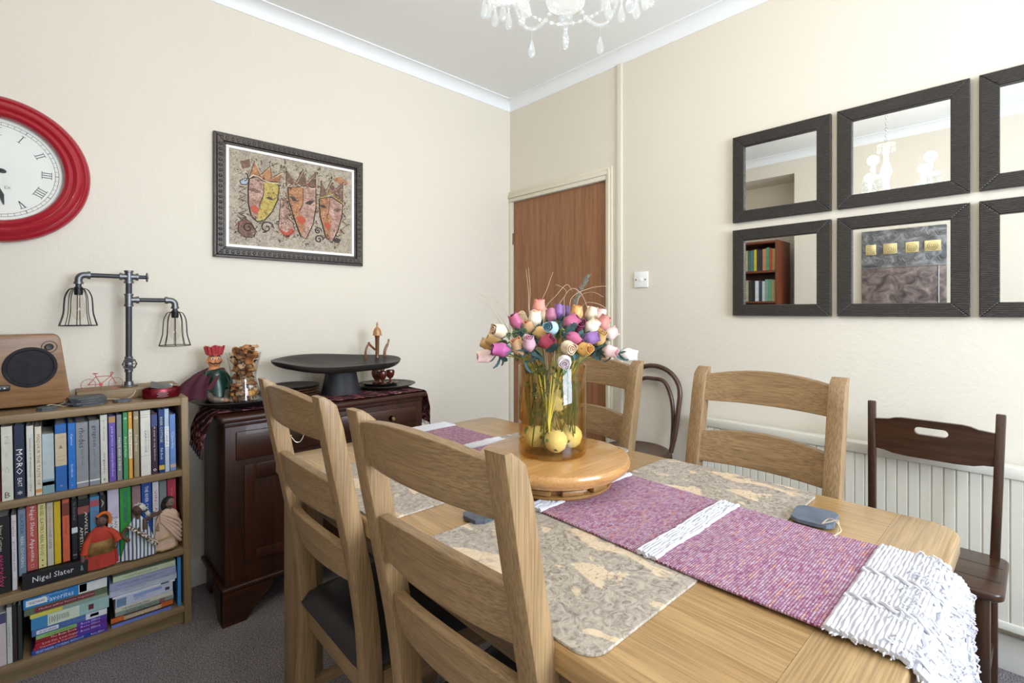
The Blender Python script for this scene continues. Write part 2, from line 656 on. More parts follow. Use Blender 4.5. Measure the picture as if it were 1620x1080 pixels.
SH = {'red1': [(.648, 1.913), (.69, 1.932), (.693, 1.896), (.66, 1.879)], 'blue': [(.648, 1.821), (.672, 1.839), (.687, 1.828), (.678, 1.81), (.654, 1.806)],
      'rock': [(.642, 1.625), (.666, 1.654), (.696, 1.631), (.718, 1.594), (.708, 1.563), (.666, 1.562), (.639, 1.585)],
      'pot': [(.819, 1.626), (.829, 1.764), (.862, 1.749), (.882, 1.675), (.896, 1.62), (.855, 1.578)], 'red2': [(.816, 1.618), (.855, 1.574), (.899, 1.607), (.882, 1.626), (.855, 1.602)],
      'org3': [(1.09, 1.908), (1.135, 1.932), (1.175, 1.901), (1.143, 1.881)],
      'crown1': [(.687, 1.842), (.711, 1.926), (.739, 1.868), (.78, 1.917), (.79, 1.864), (.839, 1.901), (.819, 1.838), (.752, 1.839), (.721, 1.853)],
      'mask1': [(.687, 1.838), (.683, 1.781), (.684, 1.722), (.696, 1.664), (.721, 1.641), (.752, 1.648), (.79, 1.697), (.813, 1.755), (.822, 1.818), (.813, 1.844), (.752, 1.837), (.721, 1.854)],
      'mask1R': [(.747, 1.826), (.752, 1.766), (.727, 1.695), (.718, 1.642), (.752, 1.65), (.789, 1.698), (.811, 1.755), (.82, 1.818), (.809, 1.844)],
      'crown2': [(.855, 1.831), (.855, 1.921), (.903, 1.86), (.936, 1.93), (.955, 1.869), (1.002, 1.929), (1.002, 1.849), (.896, 1.845)],
      'mask2': [(.862, 1.825), (.869, 1.757), (.889, 1.69), (.923, 1.595), (.951, 1.58), (.987, 1.659), (1.002, 1.748), (1.001, 1.849), (.937, 1.845)],
      'mask2R': [(.936, 1.841), (.936, 1.753), (.916, 1.714), (.948, 1.683), (.934, 1.586), (.951, 1.582), (.987, 1.659), (1.002, 1.748), (.999, 1.847)],
      'crown3': [(1.023, 1.805), (1.03, 1.89), (1.056, 1.844), (1.082, 1.903), (1.105, 1.859), (1.147, 1.904), (1.147, 1.791), (1.078, 1.833)],
      'mask3': [(1.019, 1.794), (1.023, 1.707), (1.052, 1.601), (1.086, 1.575), (1.116, 1.638), (1.139, 1.715), (1.143, 1.783), (1.082, 1.815)],
      'mask3R': [(1.071, 1.809), (1.067, 1.743), (1.086, 1.701), (1.071, 1.581), (1.086, 1.577), (1.116, 1.638), (1.139, 1.715), (1.143, 1.783), (1.09, 1.814)],
      'eye1': [(.687, 1.789), (.705, 1.798), (.739, 1.787), (.733, 1.776), (.702, 1.781)], 'eye1b': [(.758, 1.76), (.777, 1.767), (.8, 1.753), (.777, 1.753)],
      'lip1': [(.693, 1.704), (.711, 1.72), (.733, 1.696), (.718, 1.677), (.699, 1.685)], 'eye2': [(.869, 1.785), (.892, 1.785), (.909, 1.766), (.886, 1.763)],
      'eye2b': [(.944, 1.761), (.969, 1.779), (.994, 1.779), (.972, 1.754)], 'lip2': [(.903, 1.684), (.927, 1.695), (.951, 1.677), (.934, 1.65), (.913, 1.661)],
      'eye3': [(1.019, 1.765), (1.045, 1.765), (1.056, 1.752), (1.03, 1.752)], 'eye3b': [(1.09, 1.746), (1.116, 1.761), (1.139, 1.756), (1.112, 1.738)],
      'lip3': [(1.045, 1.67), (1.067, 1.68), (1.078, 1.656), (1.056, 1.646)], 'blot': [(1.09, 1.59), (1.112, 1.604), (1.135, 1.595), (1.124, 1.575), (1.101, 1.577)]}
LAY = [('red1', 6, 1), ('blue', 7, 1), ('rock', 6, 1), ('pot', 3, 1), ('red2', 5, 1.4), ('org3', 2, 1), ('crown1', 2, 1.5), ('crown2', 6, 1.5), ('crown3', 6, 1.5), ('mask1', 3, 2), ('mask1R', 1, 2.6), ('mask2', 2, 2),
       ('mask2R', 3, 2.6), ('mask3', 2, 2), ('mask3R', 3, 2.6), ('eye1', 6, 3.2), ('eye1b', 4, 3.2), ('lip1', 5, 3.2), ('eye2', 4, 3.2), ('eye2b', 4, 3.2), ('lip2', 5, 3.2), ('eye3', 4, 3.2), ('eye3b', 6, 3.2), ('lip3', 5, 3.2), ('blot', 4, 2)]
CT = TM((0, 0, 0), (1, 0, 0), (0, 0, 1))
for nm, mi, hgt in LAY:
    mb.m(mi).prism([(x - PX, z - PZ) for x, z in SH[nm]], .0118, .012 + hgt * .0011, CT)


def stroke(pts, r, mi, closed=False, y=-.0142):
    mb.m(mi).tube([(x - PX, y, z - PZ) for x, z in pts], r, 5, closed)


for nm in ('mask1', 'mask2', 'mask3'):
    stroke(SH[nm], .0028, 4, True)
for nm in ('crown1', 'crown2', 'crown3', 'pot', 'rock', 'blue'):
    stroke(SH[nm], .0018, 4, True, -.0135)
for nm, k in (('crown1', 6), ('crown2', 7), ('crown3', 7)):
    stroke([(x + .002, z - .006) for x, z in SH[nm][1:k]], .0016, 8)
stroke([(.687, 1.842), (.705, 1.858), (.73, 1.852), (.752, 1.839), (.79, 1.836), (.819, 1.838)], .003, 8)
stroke([(.862, 1.835), (.872, 1.845), (.88, 1.836), (.89, 1.847), (.9, 1.838), (.912, 1.849), (.936, 1.838), (.96, 1.848), (.98, 1.838), (1.0, 1.846)], .0022, 8)
stroke([(1.02, 1.8), (1.05, 1.812), (1.078, 1.836), (1.1, 1.815), (1.143, 1.79)], .0035, 1)
for nz in ([(.752, 1.826), (.75, 1.77), (.732, 1.72), (.735, 1.7)], [(.937, 1.84), (.936, 1.753), (.918, 1.715), (.93, 1.708)], [(1.075, 1.81), (1.07, 1.745), (1.058, 1.7), (1.07, 1.696)]):
    stroke(nz, .002, 4)
for zz in ([(.648, 1.795), (.672, 1.793), (.645, 1.769), (.675, 1.76), (.642, 1.735), (.678, 1.728), (.645, 1.697), (.678, 1.688), (.642, 1.67), (.675, 1.655)],
           [(.849, 1.767), (.872, 1.75), (.855, 1.727), (.882, 1.71), (.859, 1.679), (.896, 1.648)], [(1.143, 1.738), (1.163, 1.718), (1.143, 1.693), (1.167, 1.677), (1.132, 1.647), (1.155, 1.627)]):
    stroke(zz, .0026, 6)
    stroke([(x + .002, z + .005) for x, z in zz], .0014, 8)
for cx, cz, r0 in ((.765, 1.617, .032), (1.012, 1.628, .02), (1.017, 1.585, .024), (.683, 1.606, .026)):
    stroke([(cx + r0 * (1 - a / 16) * math.cos(a * .62), cz + r0 * (1 - a / 16) * math.sin(a * .62)) for a in range(15)], .0026, 4)
for nm in ('mask1', 'mask2', 'mask3', 'crown1', 'crown2', 'crown3', 'pot', 'rock', 'mask2', 'mask3'):
    for i in range(46):                       # broken brown brushwork round each shape
        x, z = random.choice(SH[nm])
        x, z = x + random.gauss(0, .018), z + random.gauss(0, .018)
        a, l = random.uniform(0, PI), random.uniform(.006, .02)
        if abs(x - PX) < .275 and abs(z - PZ) < .2:
            stroke([(x, z), (x + l * .5 * math.cos(a) + .003, z + l * .5 * math.sin(a)), (x + l * math.cos(a), z + l * math.sin(a))], random.uniform(.0014, .0034), random.choice([6, 6, 2, 3, 4, 6, 0]), False, random.choice((-.0118, -.0125, -.0142)))
for i in range(150):
    x, z = PX + random.uniform(-.27, .27), PZ + random.uniform(-.19, .19)
    a, l = random.uniform(0, PI), random.uniform(.004, .013)
    stroke([(x, z), (x + l * math.cos(a), z + l * math.sin(a))], .0012, random.choice([4, 6, 8, 8, 5]), False, -.0145)
mb.obj('canvas', pm, t, smooth=False)

# ------------------------------------------------------------------ wall clock
t = thing('wall_clock', 'big round red wall clock with roman numerals on the left wall', 'clock', (-.145, YL, 1.722))
AX = axis_T((0, 0, 0), (0, -1, 0))
prof = [(.255, 0), (.262, .008), (.262, .022), (.256, .032), (.247, .037), (.243, .033), (.239, .036), (.232, .046), (.222, .05), (.214, .047), (.211, .043), (.206, .047), (.199, .051), (.192, .049), (.187, .043), (.183, .03), (.183, .012)]
MB().lathe(prof, 96, AX).obj('red_rim', plain('#a51f2d', .22, 0, 0, .5), t)
MB().lathe([(0, .014), (.184, .014), (.184, .008)], 72, AX).obj('dial', plain('#eeece2', .5), t)
INK = plain('#1d1d20', .5)


def dialT(ang, r):
    """frame on the dial: x along the tangent (clockwise), y outwards"""
    s, c = math.sin(ang), math.cos(ang)
    return TM((s * r, -.0145, c * r), (c, 0, -s), (s, 0, c))


mb = MB()
num = ['XII', 'I', 'II', 'III', 'IIII', 'V', 'VI', 'VII', 'VIII', 'IX', 'X', 'XI']
for i, nme in enumerate(num):
    T = dialT(rad(30 * i), .137)
    wd = {'I': .0085, 'V': .017, 'X': .017}
    tot = sum(wd[c] for c in nme)
    x = -tot / 2
    for ch in nme:
        xc = x + wd[ch] / 2
        if ch == 'I':
            mb.box(xc - .0012, xc + .0012, -.0135, .0135, 0, .0006, T=T)
        else:
            for s in (-1, 1):
                a, b_ = ((s * .006, .0135), (0, -.0135)) if ch == 'V' else ((s * .006, .0135), (-s * .006, -.0135))
                wq = .0016 if s < 0 else .0008
                mb.prism([(xc + a[0] - wq, a[1]), (xc + b_[0] - wq, b_[1]), (xc + b_[0] + wq, b_[1]), (xc + a[0] + wq, a[1])], 0, .0006, T)
        x += wd[ch]
    for zz in ((-.0135, .0135) if 'V' not in nme else (.0135,)):
        mb.box(-tot / 2 - .0015, tot / 2 + .0015, zz - .0007, zz + .0007, 0, .0006, T=T)
    T = dialT(rad(30 * i), .165)
    mb.box(-.001, .001, -.004, .006, 0, .0006, T=T)
for r in (.160, .170):
    mb.lathe([(r, .0142), (r + .0006, .0148), (r + .0012, .0142)], 96, AX)
for i in range(60):
    mb.box(-.0004, .0004, -.005, .005, 0, .0005, T=dialT(rad(6 * i), .1655))
mb.obj('numerals', INK, t, smooth=False)
MB().text('EX', FRONT_Y(.034, -.0148, -.063), .010).obj('dial_lettering', plain('#8f8a80', .5), t, smooth=False)
for nme, ang, ln in (('hour_hand', 284, .085), ('minute_hand', 169, .128)):
    T = dialT(rad(ang), 0)
    mb = MB()
    mb.prism([(-.0025, -.02), (.0025, -.02), (.002, ln * .55), (.0075, ln * .72), (.0012, ln), (-.0012, ln), (-.0075, ln * .72), (-.002, ln * .55)], .003, .0042, T)
    mb.prism([(.008 * math.cos(a), -.02 + .012 * math.sin(a)) for a in [k * PI / 6 for k in range(12)]], .003, .0042, T)
    mb.obj(nme, INK, t, smooth=False)
MB().lathe([(0, .022), (.005, .021), (.006, .014)], 16, AX).obj('spindle', INK, t)
MB().lathe([(.186, .034), (.12, .037), (0, .039)], 72, AX).obj('glass', glass('clock_glass', (.98, .99, .99, 1)), t)

# ------------------------------------------------------------------ low bookcase
SL = lambda v: Vector((v.x - .014 * (v.z - .45), v.y, v.z))
t = thing('bookcase', 'low oak bookcase of three shelves against the left wall under the clock', 'bookcase')
xl, xr, yf, yb = -.52, .399, 2.263, 2.545
for x0 in (xl, xr - .024):
    MB().box(x0, x0 + .024, yf, yb, 0, .88, .002).shear(SL).obj('side_panel', SHELFW[2], t)
for z0, z1 in ((.852, .878), (.578, .602), (.274, .30), (.052, .074)):
    MB().box(xl + .02, xr - .022, yf + .002, yb - .008, z0, z1, .002).shear(SL).obj('shelf', SHELFW[0], t)
MB().box(xl + .02, xr - .022, yb - .01, yb - .004, .05, .86).shear(SL).obj('back_panel', plain('#4a3828', .7), t, smooth=False)
MB().box(xl + .02, xr - .022, yf + .03, yf + .045, 0, .052).shear(SL).obj('plinth', SHELFW[0], t, smooth=False)

# ------------------------------------------------------------------ books
PAPER = plain('#d9d2c0', .9, 0, .06)


def upright(label, x0, x1, z0, z1, col, texts=(), bands=(), dep=.17, ysp=2.277, group='books standing on the low bookcase', lean=-.8, rough=.5, fx=None):
    """texts: (string, colour, z fraction of the centre, length fraction, width fraction[, 'h']); bands: (z fraction 0, z fraction 1, colour)"""
    th, hh = x1 - x0, z1 - z0
    x0, x1 = -th / 2, th / 2
    b_ = MB()
    mats = [plain(col, rough, 0, .08)]
    r = min(.0025, th * .2)
    b_.box(x0, x1, 0, .004, 0, hh, r * .5, 1)
    c = min(.0028, th * .18)
    b_.box(x0, x0 + c, .002, dep, 0, hh)
    b_.box(x1 - c, x1, .002, dep, 0, hh)
    for f0, f1, cc in bands:
        mats.append(plain(cc, rough, 0, .05))
        b_.m(len(mats) - 1).box(x0 + .0002, x1 - .0002, -.0004, .002, f0 * hh, f1 * hh)
    o = b_.obj('book', mats, smooth=False)
    o.location = ((fx[0] if fx else 0) + (0 if fx else 0), ysp, z0)
    tag(o, label, 'book', group)
    MB().box(x0 + c * .9, x1 - c * .9, .003, dep - .004, .002, hh - .003).obj('pages', PAPER, o, smooth=False)
    if texts:
        tb = MB()
        tm = []
        for i, tx in enumerate(texts):
            s, cc, fz, fl, fw = tx[:5]
            tm.append(plain(cc, .5))
            tb.m(i)
            xo = tx[5] * th if len(tx) > 5 and not isinstance(tx[5], str) else 0
            if len(tx) > 5 and tx[5] == 'h':
                tb.text(s, FRONT_Y(0, -.0007, fz * hh), None, fl * th)
            else:
                tb.text(s, SPINE_Y(xo, -.0007, fz * hh), fw * th, fl * hh)
        tb.obj('spine_lettering', tm, o, smooth=False)
    return o


def put(o, x, lean=-.8, turn=0):
    o.location.x = x
    o.rotation_euler = (0, rad(lean), rad(turn))


def shelfrow(rows, z0, **kw):
    for row in rows:
        lab, x0, x1, z1, col = row[:5]
        ex = row[5] if len(row) > 5 else {}
        k = dict(kw)
        k.update(ex)
        zz = k.pop('z0', z0)
        o = upright(lab, x0, x1, zz, z1, col, **k)
        put(o, (x0 + x1) / 2 + .0016, k.get('lean', -.8), 0)


D, L_ = '#2a2a30', '#e9e6dc'
shelfrow([
    ('red-spined book at the left edge of the photo, top shelf of the bookcase', -.134, -.117, .80, '#b8404c'),
    ('thick cream book with faint script, leftmost cream one on the top shelf', -.1135, -.0875, .842, '#d6d3c3', dict(texts=[('N  o  C', '#b9b5a2', .62, .5, .35), ('B', '#5a564c', .08, .5, .3, 'h')])),
    ('navy book with white MORO EAST lettering on its spine, top shelf', -.0845, -.060, .843, '#1c2340', dict(texts=[('MORO', L_, .5, .34, .6), ('EAST', L_, .22, .12, .42), ('*', L_, .08, .5, .3, 'h')])),
    ('slim cream book with small dark title, right of the navy book', -.0555, -.0385, .836, '#d8d5c9', dict(texts=[('Invitation to Mediterranean Cooking', '#5d5a55', .45, .74, .36)])),
    ('cream book with terracotta title lettering, top shelf', -.0355, -.0195, .830, '#dcd3bb', dict(texts=[('MADHUR THE TASTE OF', '#9a6f55', .52, .74, .5)], bands=[(.04, .09, '#d8934c')])),
    ('pale misty blue book with a watery foot, shortest on the left of the top shelf', -.0185, .0105, .802, '#b6c3c6', dict(bands=[(0, .24, '#7f9ea6'), (.14, .2, '#3f86b4')])),
    ('blue book with a buff centre panel bearing a small drawing, top shelf', .0135, .0425, .830, '#1f63ad', dict(bands=[(.38, .86, '#cdb999')], texts=[('The Penguin', '#6a5b4a', .8, .6, .1, 'h'), ('&', '#5a4c3c', .66, .34, .3, 'h'), ('Book of', '#6a5b4a', .52, .5, .1, 'h'), ('Cookery', '#6a5b4a', .46, .6, .1, 'h'), ('o', '#e6a05a', .08, .22, .3, 'h')])),
    ('slim bright blue book beside the blue one with a buff panel', .0460, .0655, .829, '#2070c4', dict(texts=[('Carrier', '#dbe6f0', .75, .18, .3), ('Cookbook', '#dbe6f0', .28, .2, .3), ('o', '#e6a05a', .06, .25, .3, 'h')])),
    ('grey book with large dark rhodes lettering, top shelf', .0665, .0985, .828, '#8e9195', dict(texts=[('rhodes', '#34363d', .76, .3, .5), ('Gary Rhodes', '#5c6066', .46, .26, .24)], bands=[(.07, .09, '#e6e6e2')])),
    ('grey book with dark grigson lettering, right of the other grey one', .1010, .1290, .830, '#898d94', dict(texts=[('grigson', '#34363d', .76, .33, .5), ('Sophie Grigson', '#5c6066', .42, .28, .24)], bands=[(.07, .09, '#e6e6e2')])),
    ('white book with spaced organic lettering on its spine', .1315, .1510, .845, '#d5d4c8', dict(texts=[('organic', '#3e3c3a', .3, .3, .36), ('good eating', '#8a8780', .78, .3, .24), ('6', '#3e3c3a', .06, .34, .3, 'h')])),
    ('purple book with pale script title, top shelf', .1545, .1735, .838, '#6b52ab', dict(texts=[('pink prince countryskitchen', '#d7cdf0', .46, .76, .42)], bands=[(.9, .99, '#b58a54')])),
    ('thin grey book with white capitals squeezed beside the purple book', .1770, .1915, .840, '#83888a', dict(texts=[('PASTE AND A PIECE', '#ecebe6', .4, .5, .42)])),
    ('green book with a white round mark at its spine top', .1950, .2085, .846, '#3d9159', dict(texts=[('Food at Home', '#dcebdc', .48, .3, .5), ('o', '#e8f1e8', .91, .7, .3, 'h')])),
    ('slim orange and cream banded book, top shelf', .2105, .2215, .846, '#dfa23c', dict(bands=[(.3, .74, '#e6dcb8')], texts=[('A Fine Season', '#6b6250', .52, .36, .45), ('o', '#f1e8cf', .92, .7, .3, 'h')])),
    ('tan book with a white round mark, right of the orange banded book', .2255, .2410, .846, '#9d8b6d', dict(texts=[('Feast Bread', '#e6dcc8', .52, .24, .45), ('o', '#efe8d8', .9, .8, .3, 'h')])),
    ('thick white book with a thin outlined title box, top shelf', .2460, .2760, .845, '#dedbcf', dict(bands=[(.895, .9, '#9a968c'), (.93, .934, '#9a968c'), (.305, .308, '#9a968c')], texts=[('LAROUSSE', '#5c5952', .52, .34, .2), ('GASTRONOMIQUE', '#9a968c', .52, .34, .14, .26)])),
    ('dark maroon book with small white lettering, top shelf', .2785, .2970, .832, '#3a1c2c', dict(texts=[('A year in my kitchen', '#d9c9cf', .5, .56, .36), ('o', '#e9e1e4', .07, .6, .3, 'h')], bands=[(.78, .97, '#3c4a78')])),
    ('navy book with gold and white title running down the spine, top shelf', .3010, .3180, .842, '#163a7a', dict(texts=[('RIVER COTTAGE', '#d9d2a8', .68, .4, .45), ('Fish Book', '#dfe6ee', .3, .18, .45)], bands=[(.05, .12, '#d8b24a')])),
    ('slim pale book with a white title label, top shelf', .3195, .3335, .842, '#b6c8dc', dict(bands=[(.4, .72, '#e8ecee')], texts=[('LOCANDA', '#6a6e74', .56, .28, .5)])),
    ('light blue book at the right end of the top shelf', .3360, .3540, .818, '#6b8cc8', dict(texts=[('Claudia', '#c8d6ea', .55, .3, .4)], bands=[(.06, .12, '#c8a8a0')])),
], .602)
shelfrow([
    ('thick black book with pink everyday lettering, left end of the middle shelf', -.138, -.0935, .55, '#17171c', dict(texts=[('everyday', '#c03a62', .3, .42, .5), ('River Cottage', '#c8bda0', .72, .34, .26)])),
    ('thin white paperback beside the black everyday book', -.0905, -.0790, .548, '#d7d3d3', dict(texts=[('Diaries', '#b0406a', .82, .2, .5), ('good eating guide', '#55525a', .45, .4, .4)])),
    ('grey-blue book with REAL COOKING lettering, middle shelf', -.0755, -.0575, .562, '#77889a', dict(z0=.342, texts=[('SLATER', '#2e4a7a', .78, .3, .42), ('REAL COOKING', '#d3dae2', .36, .46, .42)])),
    ('salmon-red book with big white Appetite lettering, middle shelf', -.0560, -.0300, .568, '#b8554c', dict(z0=.352, texts=[('Nigel Slater Appetite', '#eae3dc', .56, .84, .5), ('::', '#eae3dc', .07, .3, .3, 'h')], bands=[])),
    ('pale yellow book with dark REAL FOOD capitals, middle shelf', -.0285, -.0090, .568, '#e0d38c', dict(z0=.352, texts=[("NIGEL SLATER'S REAL FOOD", '#4c4638', .58, .78, .46), (':', '#5a4020', .08, .3, .3, 'h')])),
    ('beige paperback left of the yellow book, middle shelf', -.0070, .0090, .566, '#c9c1b0', dict(z0=.352, texts=[('the 30-Minute', '#b8756a', .76, .36, .4), ('NIGEL SLATER', '#4a463e', .42, .3, .36)])),
    ('bright yellow book without lettering, middle shelf', .0108, .0275, .565, '#d3b21c', dict(z0=.352)),
    ('orange-red book with a slim dark script, middle shelf', .0315, .0500, .567, '#cf5f3f', dict(z0=.352, texts=[('Good Things', '#7a2c20', .58, .26, .4)], bands=[(.74, .94, '#7a3526')])),
    ('black paperback with a small white and blue badge on the spine', .0552, .0710, .562, '#17181c', dict(z0=.352, texts=[('The Greens Book', '#7d7f86', .8, .3, .36), ('==', '#dfe2e6', .08, .6, .3, 'h')], bands=[(.44, .53, '#cfd8e0')])),
    ('thick black book with white capitals behind the red doll', .0722, .1035, .556, '#141316', dict(z0=.302, texts=[('AWELL', '#e2dcd2', .66, .32, .24, .2), ('APPETITE', '#e2dcd2', .46, .32, .24, -.2)], bands=[(.8, .9, '#8a4a42')])),
    ('book with a sky blue spine top behind the red doll', .1045, .1300, .558, '#4c86ae', dict(z0=.302, bands=[(.86, .95, '#a5505a')], texts=[('Food', '#9a4a55', .72, .16, .5)])),
    ('thin black book with a red edge between the red doll and the lilac book', .1312, .1480, .556, '#1b1c20', dict(z0=.302, bands=[], texts=[('A la turka', '#c9c3b4', .6, .7, .42)])),
    ('thick book fading from lilac to turquoise, between the red and striped dolls', .1530, .1850, .570, '#c9bfd8', dict(z0=.302, bands=[(.08, .38, '#2f9cab'), (.38, .6, '#dfe3e6'), (0, .08, '#dfe6ee')], texts=[('DAN', '#6a6a74', .55, .14, .28, .2), ('LEPARD', '#6a6a74', .55, .24, .28, -.18), ('@', '#3c6aa8', .04, .4, .3, 'h')])),
    ('bright green book behind the striped doll', .1875, .2200, .568, '#35943f', dict(z0=.302, texts=[('VEGETARIAN', '#1f5a78', .74, .42, .4)])),
    ('greyish pink book behind the striped doll, with white capitals', .2230, .2490, .566, '#8f7274', dict(z0=.302, texts=[('TUSCO', '#eee8e2', .62, .3, .5)])),
    ('deep blue book with white THE RIVER CAFE title, right of the striped doll', .2515, .2820, .572, '#17489a', dict(z0=.302, texts=[('THE RIVER CAFE COOK BOOK', '#e6eaf0', .62, .66, .34)])),
    ('white book with coloured VINCA ET capitals, left of the pink doll', .2850, .3040, .568, '#d4d6de', dict(z0=.302, texts=[('VINCA ET', '#b8555a', .66, .44, .46), ('O', '#3c6ac0', .38, .5, .3, 'h')])),
    ('plain grey book behind the pink doll', .3060, .3290, .566, '#7b8488', dict(z0=.302)),
    ('crimson book at the right end of the middle shelf', .3315, .3590, .566, '#b0364c', dict(z0=.302, texts=[('Moghul Cook', '#d98a6a', .72, .3, .26)], bands=[(0, .24, '#b9bcd8')])),
], .302, ysp=2.292, dep=.16)
shelfrow([
    ('pinkish white book at the left edge, bottom shelf', -.128, -.1030, .245, '#cdbfbf', dict(bands=[(.8, .99, '#4a4a70')])),
    ('off-white book with a tiny title, bottom shelf', -.1015, -.0895, .256, '#c6c8c0', dict(texts=[('Seasonal kitchen', '#77776e', .5, .4, .36)])),
    ('dark mottled book left of the tall stack, bottom shelf', -.0885, -.0780, .258, '#2c2424'),
    ('dark green book standing against the tall stack, bottom shelf', -.0765, -.0665, .252, '#28332c'),
    ('bright blue slim book at the right end of the bottom shelf', .3600, .3715, .262, '#3f8acb', dict(lean=-.4)),
], .074, ysp=2.28)


def lying(label, x0, x1, z0, z1, col, texts=(), bands=(), group='books lying in piles on the low bookcase', ysp=2.276, dep=.2, turn=0.0):
    """texts: (string, colour, x fraction of the centre, length fraction, height fraction); bands: (x fraction 0, 1, colour[, z fraction 0, 1])"""
    L, th = x1 - x0, z1 - z0
    b_ = MB()
    mats = [plain(col, .45, 0, .08)]
    c = min(.0025, th * .16)
    b_.box(-L / 2, L / 2, 0, .004, 0, th, c * .4, 1)
    b_.box(-L / 2, L / 2, .002, dep, 0, c)
    b_.box(-L / 2, L / 2, .002, dep, th - c, th)
    for bd in bands:
        f0, f1, cc = bd[:3]
        g0, g1 = bd[3:5] if len(bd) > 3 else (.02, .98)
        mats.append(plain(cc, .45, 0, .05))
        b_.m(len(mats) - 1).box(-L / 2 + f0 * L, -L / 2 + f1 * L, -.0004, .002, g0 * th, g1 * th)
    o = b_.obj('book', mats, smooth=False)
    o.location = ((x0 + x1) / 2, ysp, z0)
    o.rotation_euler = (0, 0, rad(turn))
    tag(o, label, 'book', group)
    MB().box(-L / 2 + .003, L / 2 - .003, .003, dep - .004, c * .9, th - c * .9).obj('pages', PAPER, o, smooth=False)
    if texts:
        tb = MB()
        tm = []
        for i, tx in enumerate(texts):
            s, cc, fx, fl, fh = tx[:5]
            zo = tx[5] if len(tx) > 5 else .5
            tm.append(plain(cc, .5))
            tb.m(i).text(s, FRONT_Y(-L / 2 + fx * L, -.0008, zo * th), fh * th, fl * L)
        tb.obj('spine_lettering', tm, o, smooth=False)
    return o


lying('thick black book lying flat with white Nigel Slater lettering, middle shelf', -.066, .098, .302, .350, '#17181c', [('Nigel Slater', '#e2e2e4', .46, .62, .5), ('&', '#8aa0a8', .9, .05, .4)], ysp=2.270, dep=.19)
lying('lilac book lying across the tops of the upright books, top shelf', .203, .350, .851, .8515 + .012, '#8b83bd', ysp=2.300, dep=.12)
pile = 'books lying in piles on the bottom shelf'
rows = [
    ('dark blue vegetarian paperback at the very bottom of the left pile', -.044, .151, .016, '#1f3f96', [('VEGETARIAN COOKING WITHOUT', '#cfdcf4', .36, .62, .5), ('Rose Elliot', '#cfdcf4', .86, .18, .4)], [(.78, .995, '#4a2f96')]),
    ('red and purple paperback, second from the bottom of the left pile', -.040, .150, .0085, '#a8242f', [('Vegetarian & Vegetables', '#f0d2d4', .33, .5, .6)], [(.56, .995, '#5a34a2')]),
    ('red and purple Low Fat paperback, third from the bottom of the left pile', -.036, .149, .0125, '#a0222c', [('Low Fat, Low Sugar', '#f4dada', .34, .48, .6), ('Rose Elliot', '#d7c4f2', .76, .28, .6)], [(.56, .995, '#57339e')]),
    ('red and purple The Bean Book paperback, in the left pile', -.035, .149, .011, '#97262c', [('The Bean Book', '#f4dada', .38, .36, .66), ('Rose Elliot', '#d7c4f2', .76, .28, .6)], [(.56, .995, '#55319a')]),
    ('green and purple paperback, in the middle of the left pile', -.034, .149, .0135, '#8db86a', [('Cheap and Easy', '#4d7a3a', .32, .4, .55), ('Rose Elliot', '#d7c4f2', .76, .28, .6)], [(.56, .995, '#593aa4')]),
    ('dull blue book with a white oval VEGETARIAN badge in the left pile', -.044, .150, .021, '#4a6aa6', [('VEGETARIAN', '#1d2430', .2, .22, .34), ('The Best of Vegetarian', '#7f9ac4', .55, .34, .3)], [(.06, .34, '#dfe4ea', .2, .8), (.70, .995, '#dfe3ec'), (.76, .88, '#5a7ac0', .3, .8)]),
    ('thick pale teal book with 1001 on its spine, in the left pile', -.045, .155, .040, '#9dc0bb', [('1001', '#22292c', .27, .1, .62), ('BEST RECIPES', '#4d6a62', .38, .09, .4), ('EATING', '#2c3a38', .45, .04, .46)], [(0, .2, '#3f86b8'), (.2, .6, '#d2dcc8'), (.72, .79, '#6a2f3a', .3, .75)]),
    ('thin yellow paperback above the pale teal book in the left pile', -.048, .150, .013, '#d8cc52', [], [(.4, .995, '#8aa49a')]),
    ('olive book with a maroon title strip, second from the top of the left pile', -.062, .150, .024, '#5f6e55', [('Madhur Jaffrey Eastern Vegetarian', '#e0c8c4', .5, .66, .28)], [(.12, .84, '#7d2f3a', .16, .84)]),
    ('blue and white book with Favorites lettering on top of the left pile', -.064, .150, .034, '#2f83c6', [('Favorites', '#e6eef6', .42, .32, .5, .42), ('VEGETARIAN', '#1d2430', .15, .18, .26), ('Moosewood Restaurant', '#cfe0f0', .36, .3, .16, .86)], [(.03, .26, '#e8ecef', .22, .8), (.64, .995, '#e2e5e4'), (.65, .74, '#b86a7c', .15, .95)]),
]
z = .074
for lab, a, b_, th, col, tx, bd in rows:
    lying(lab, a, b_, z, z + th - .0004, col, tx, bd, pile, ysp=2.278 + random.uniform(-.002, .003))
    z += th
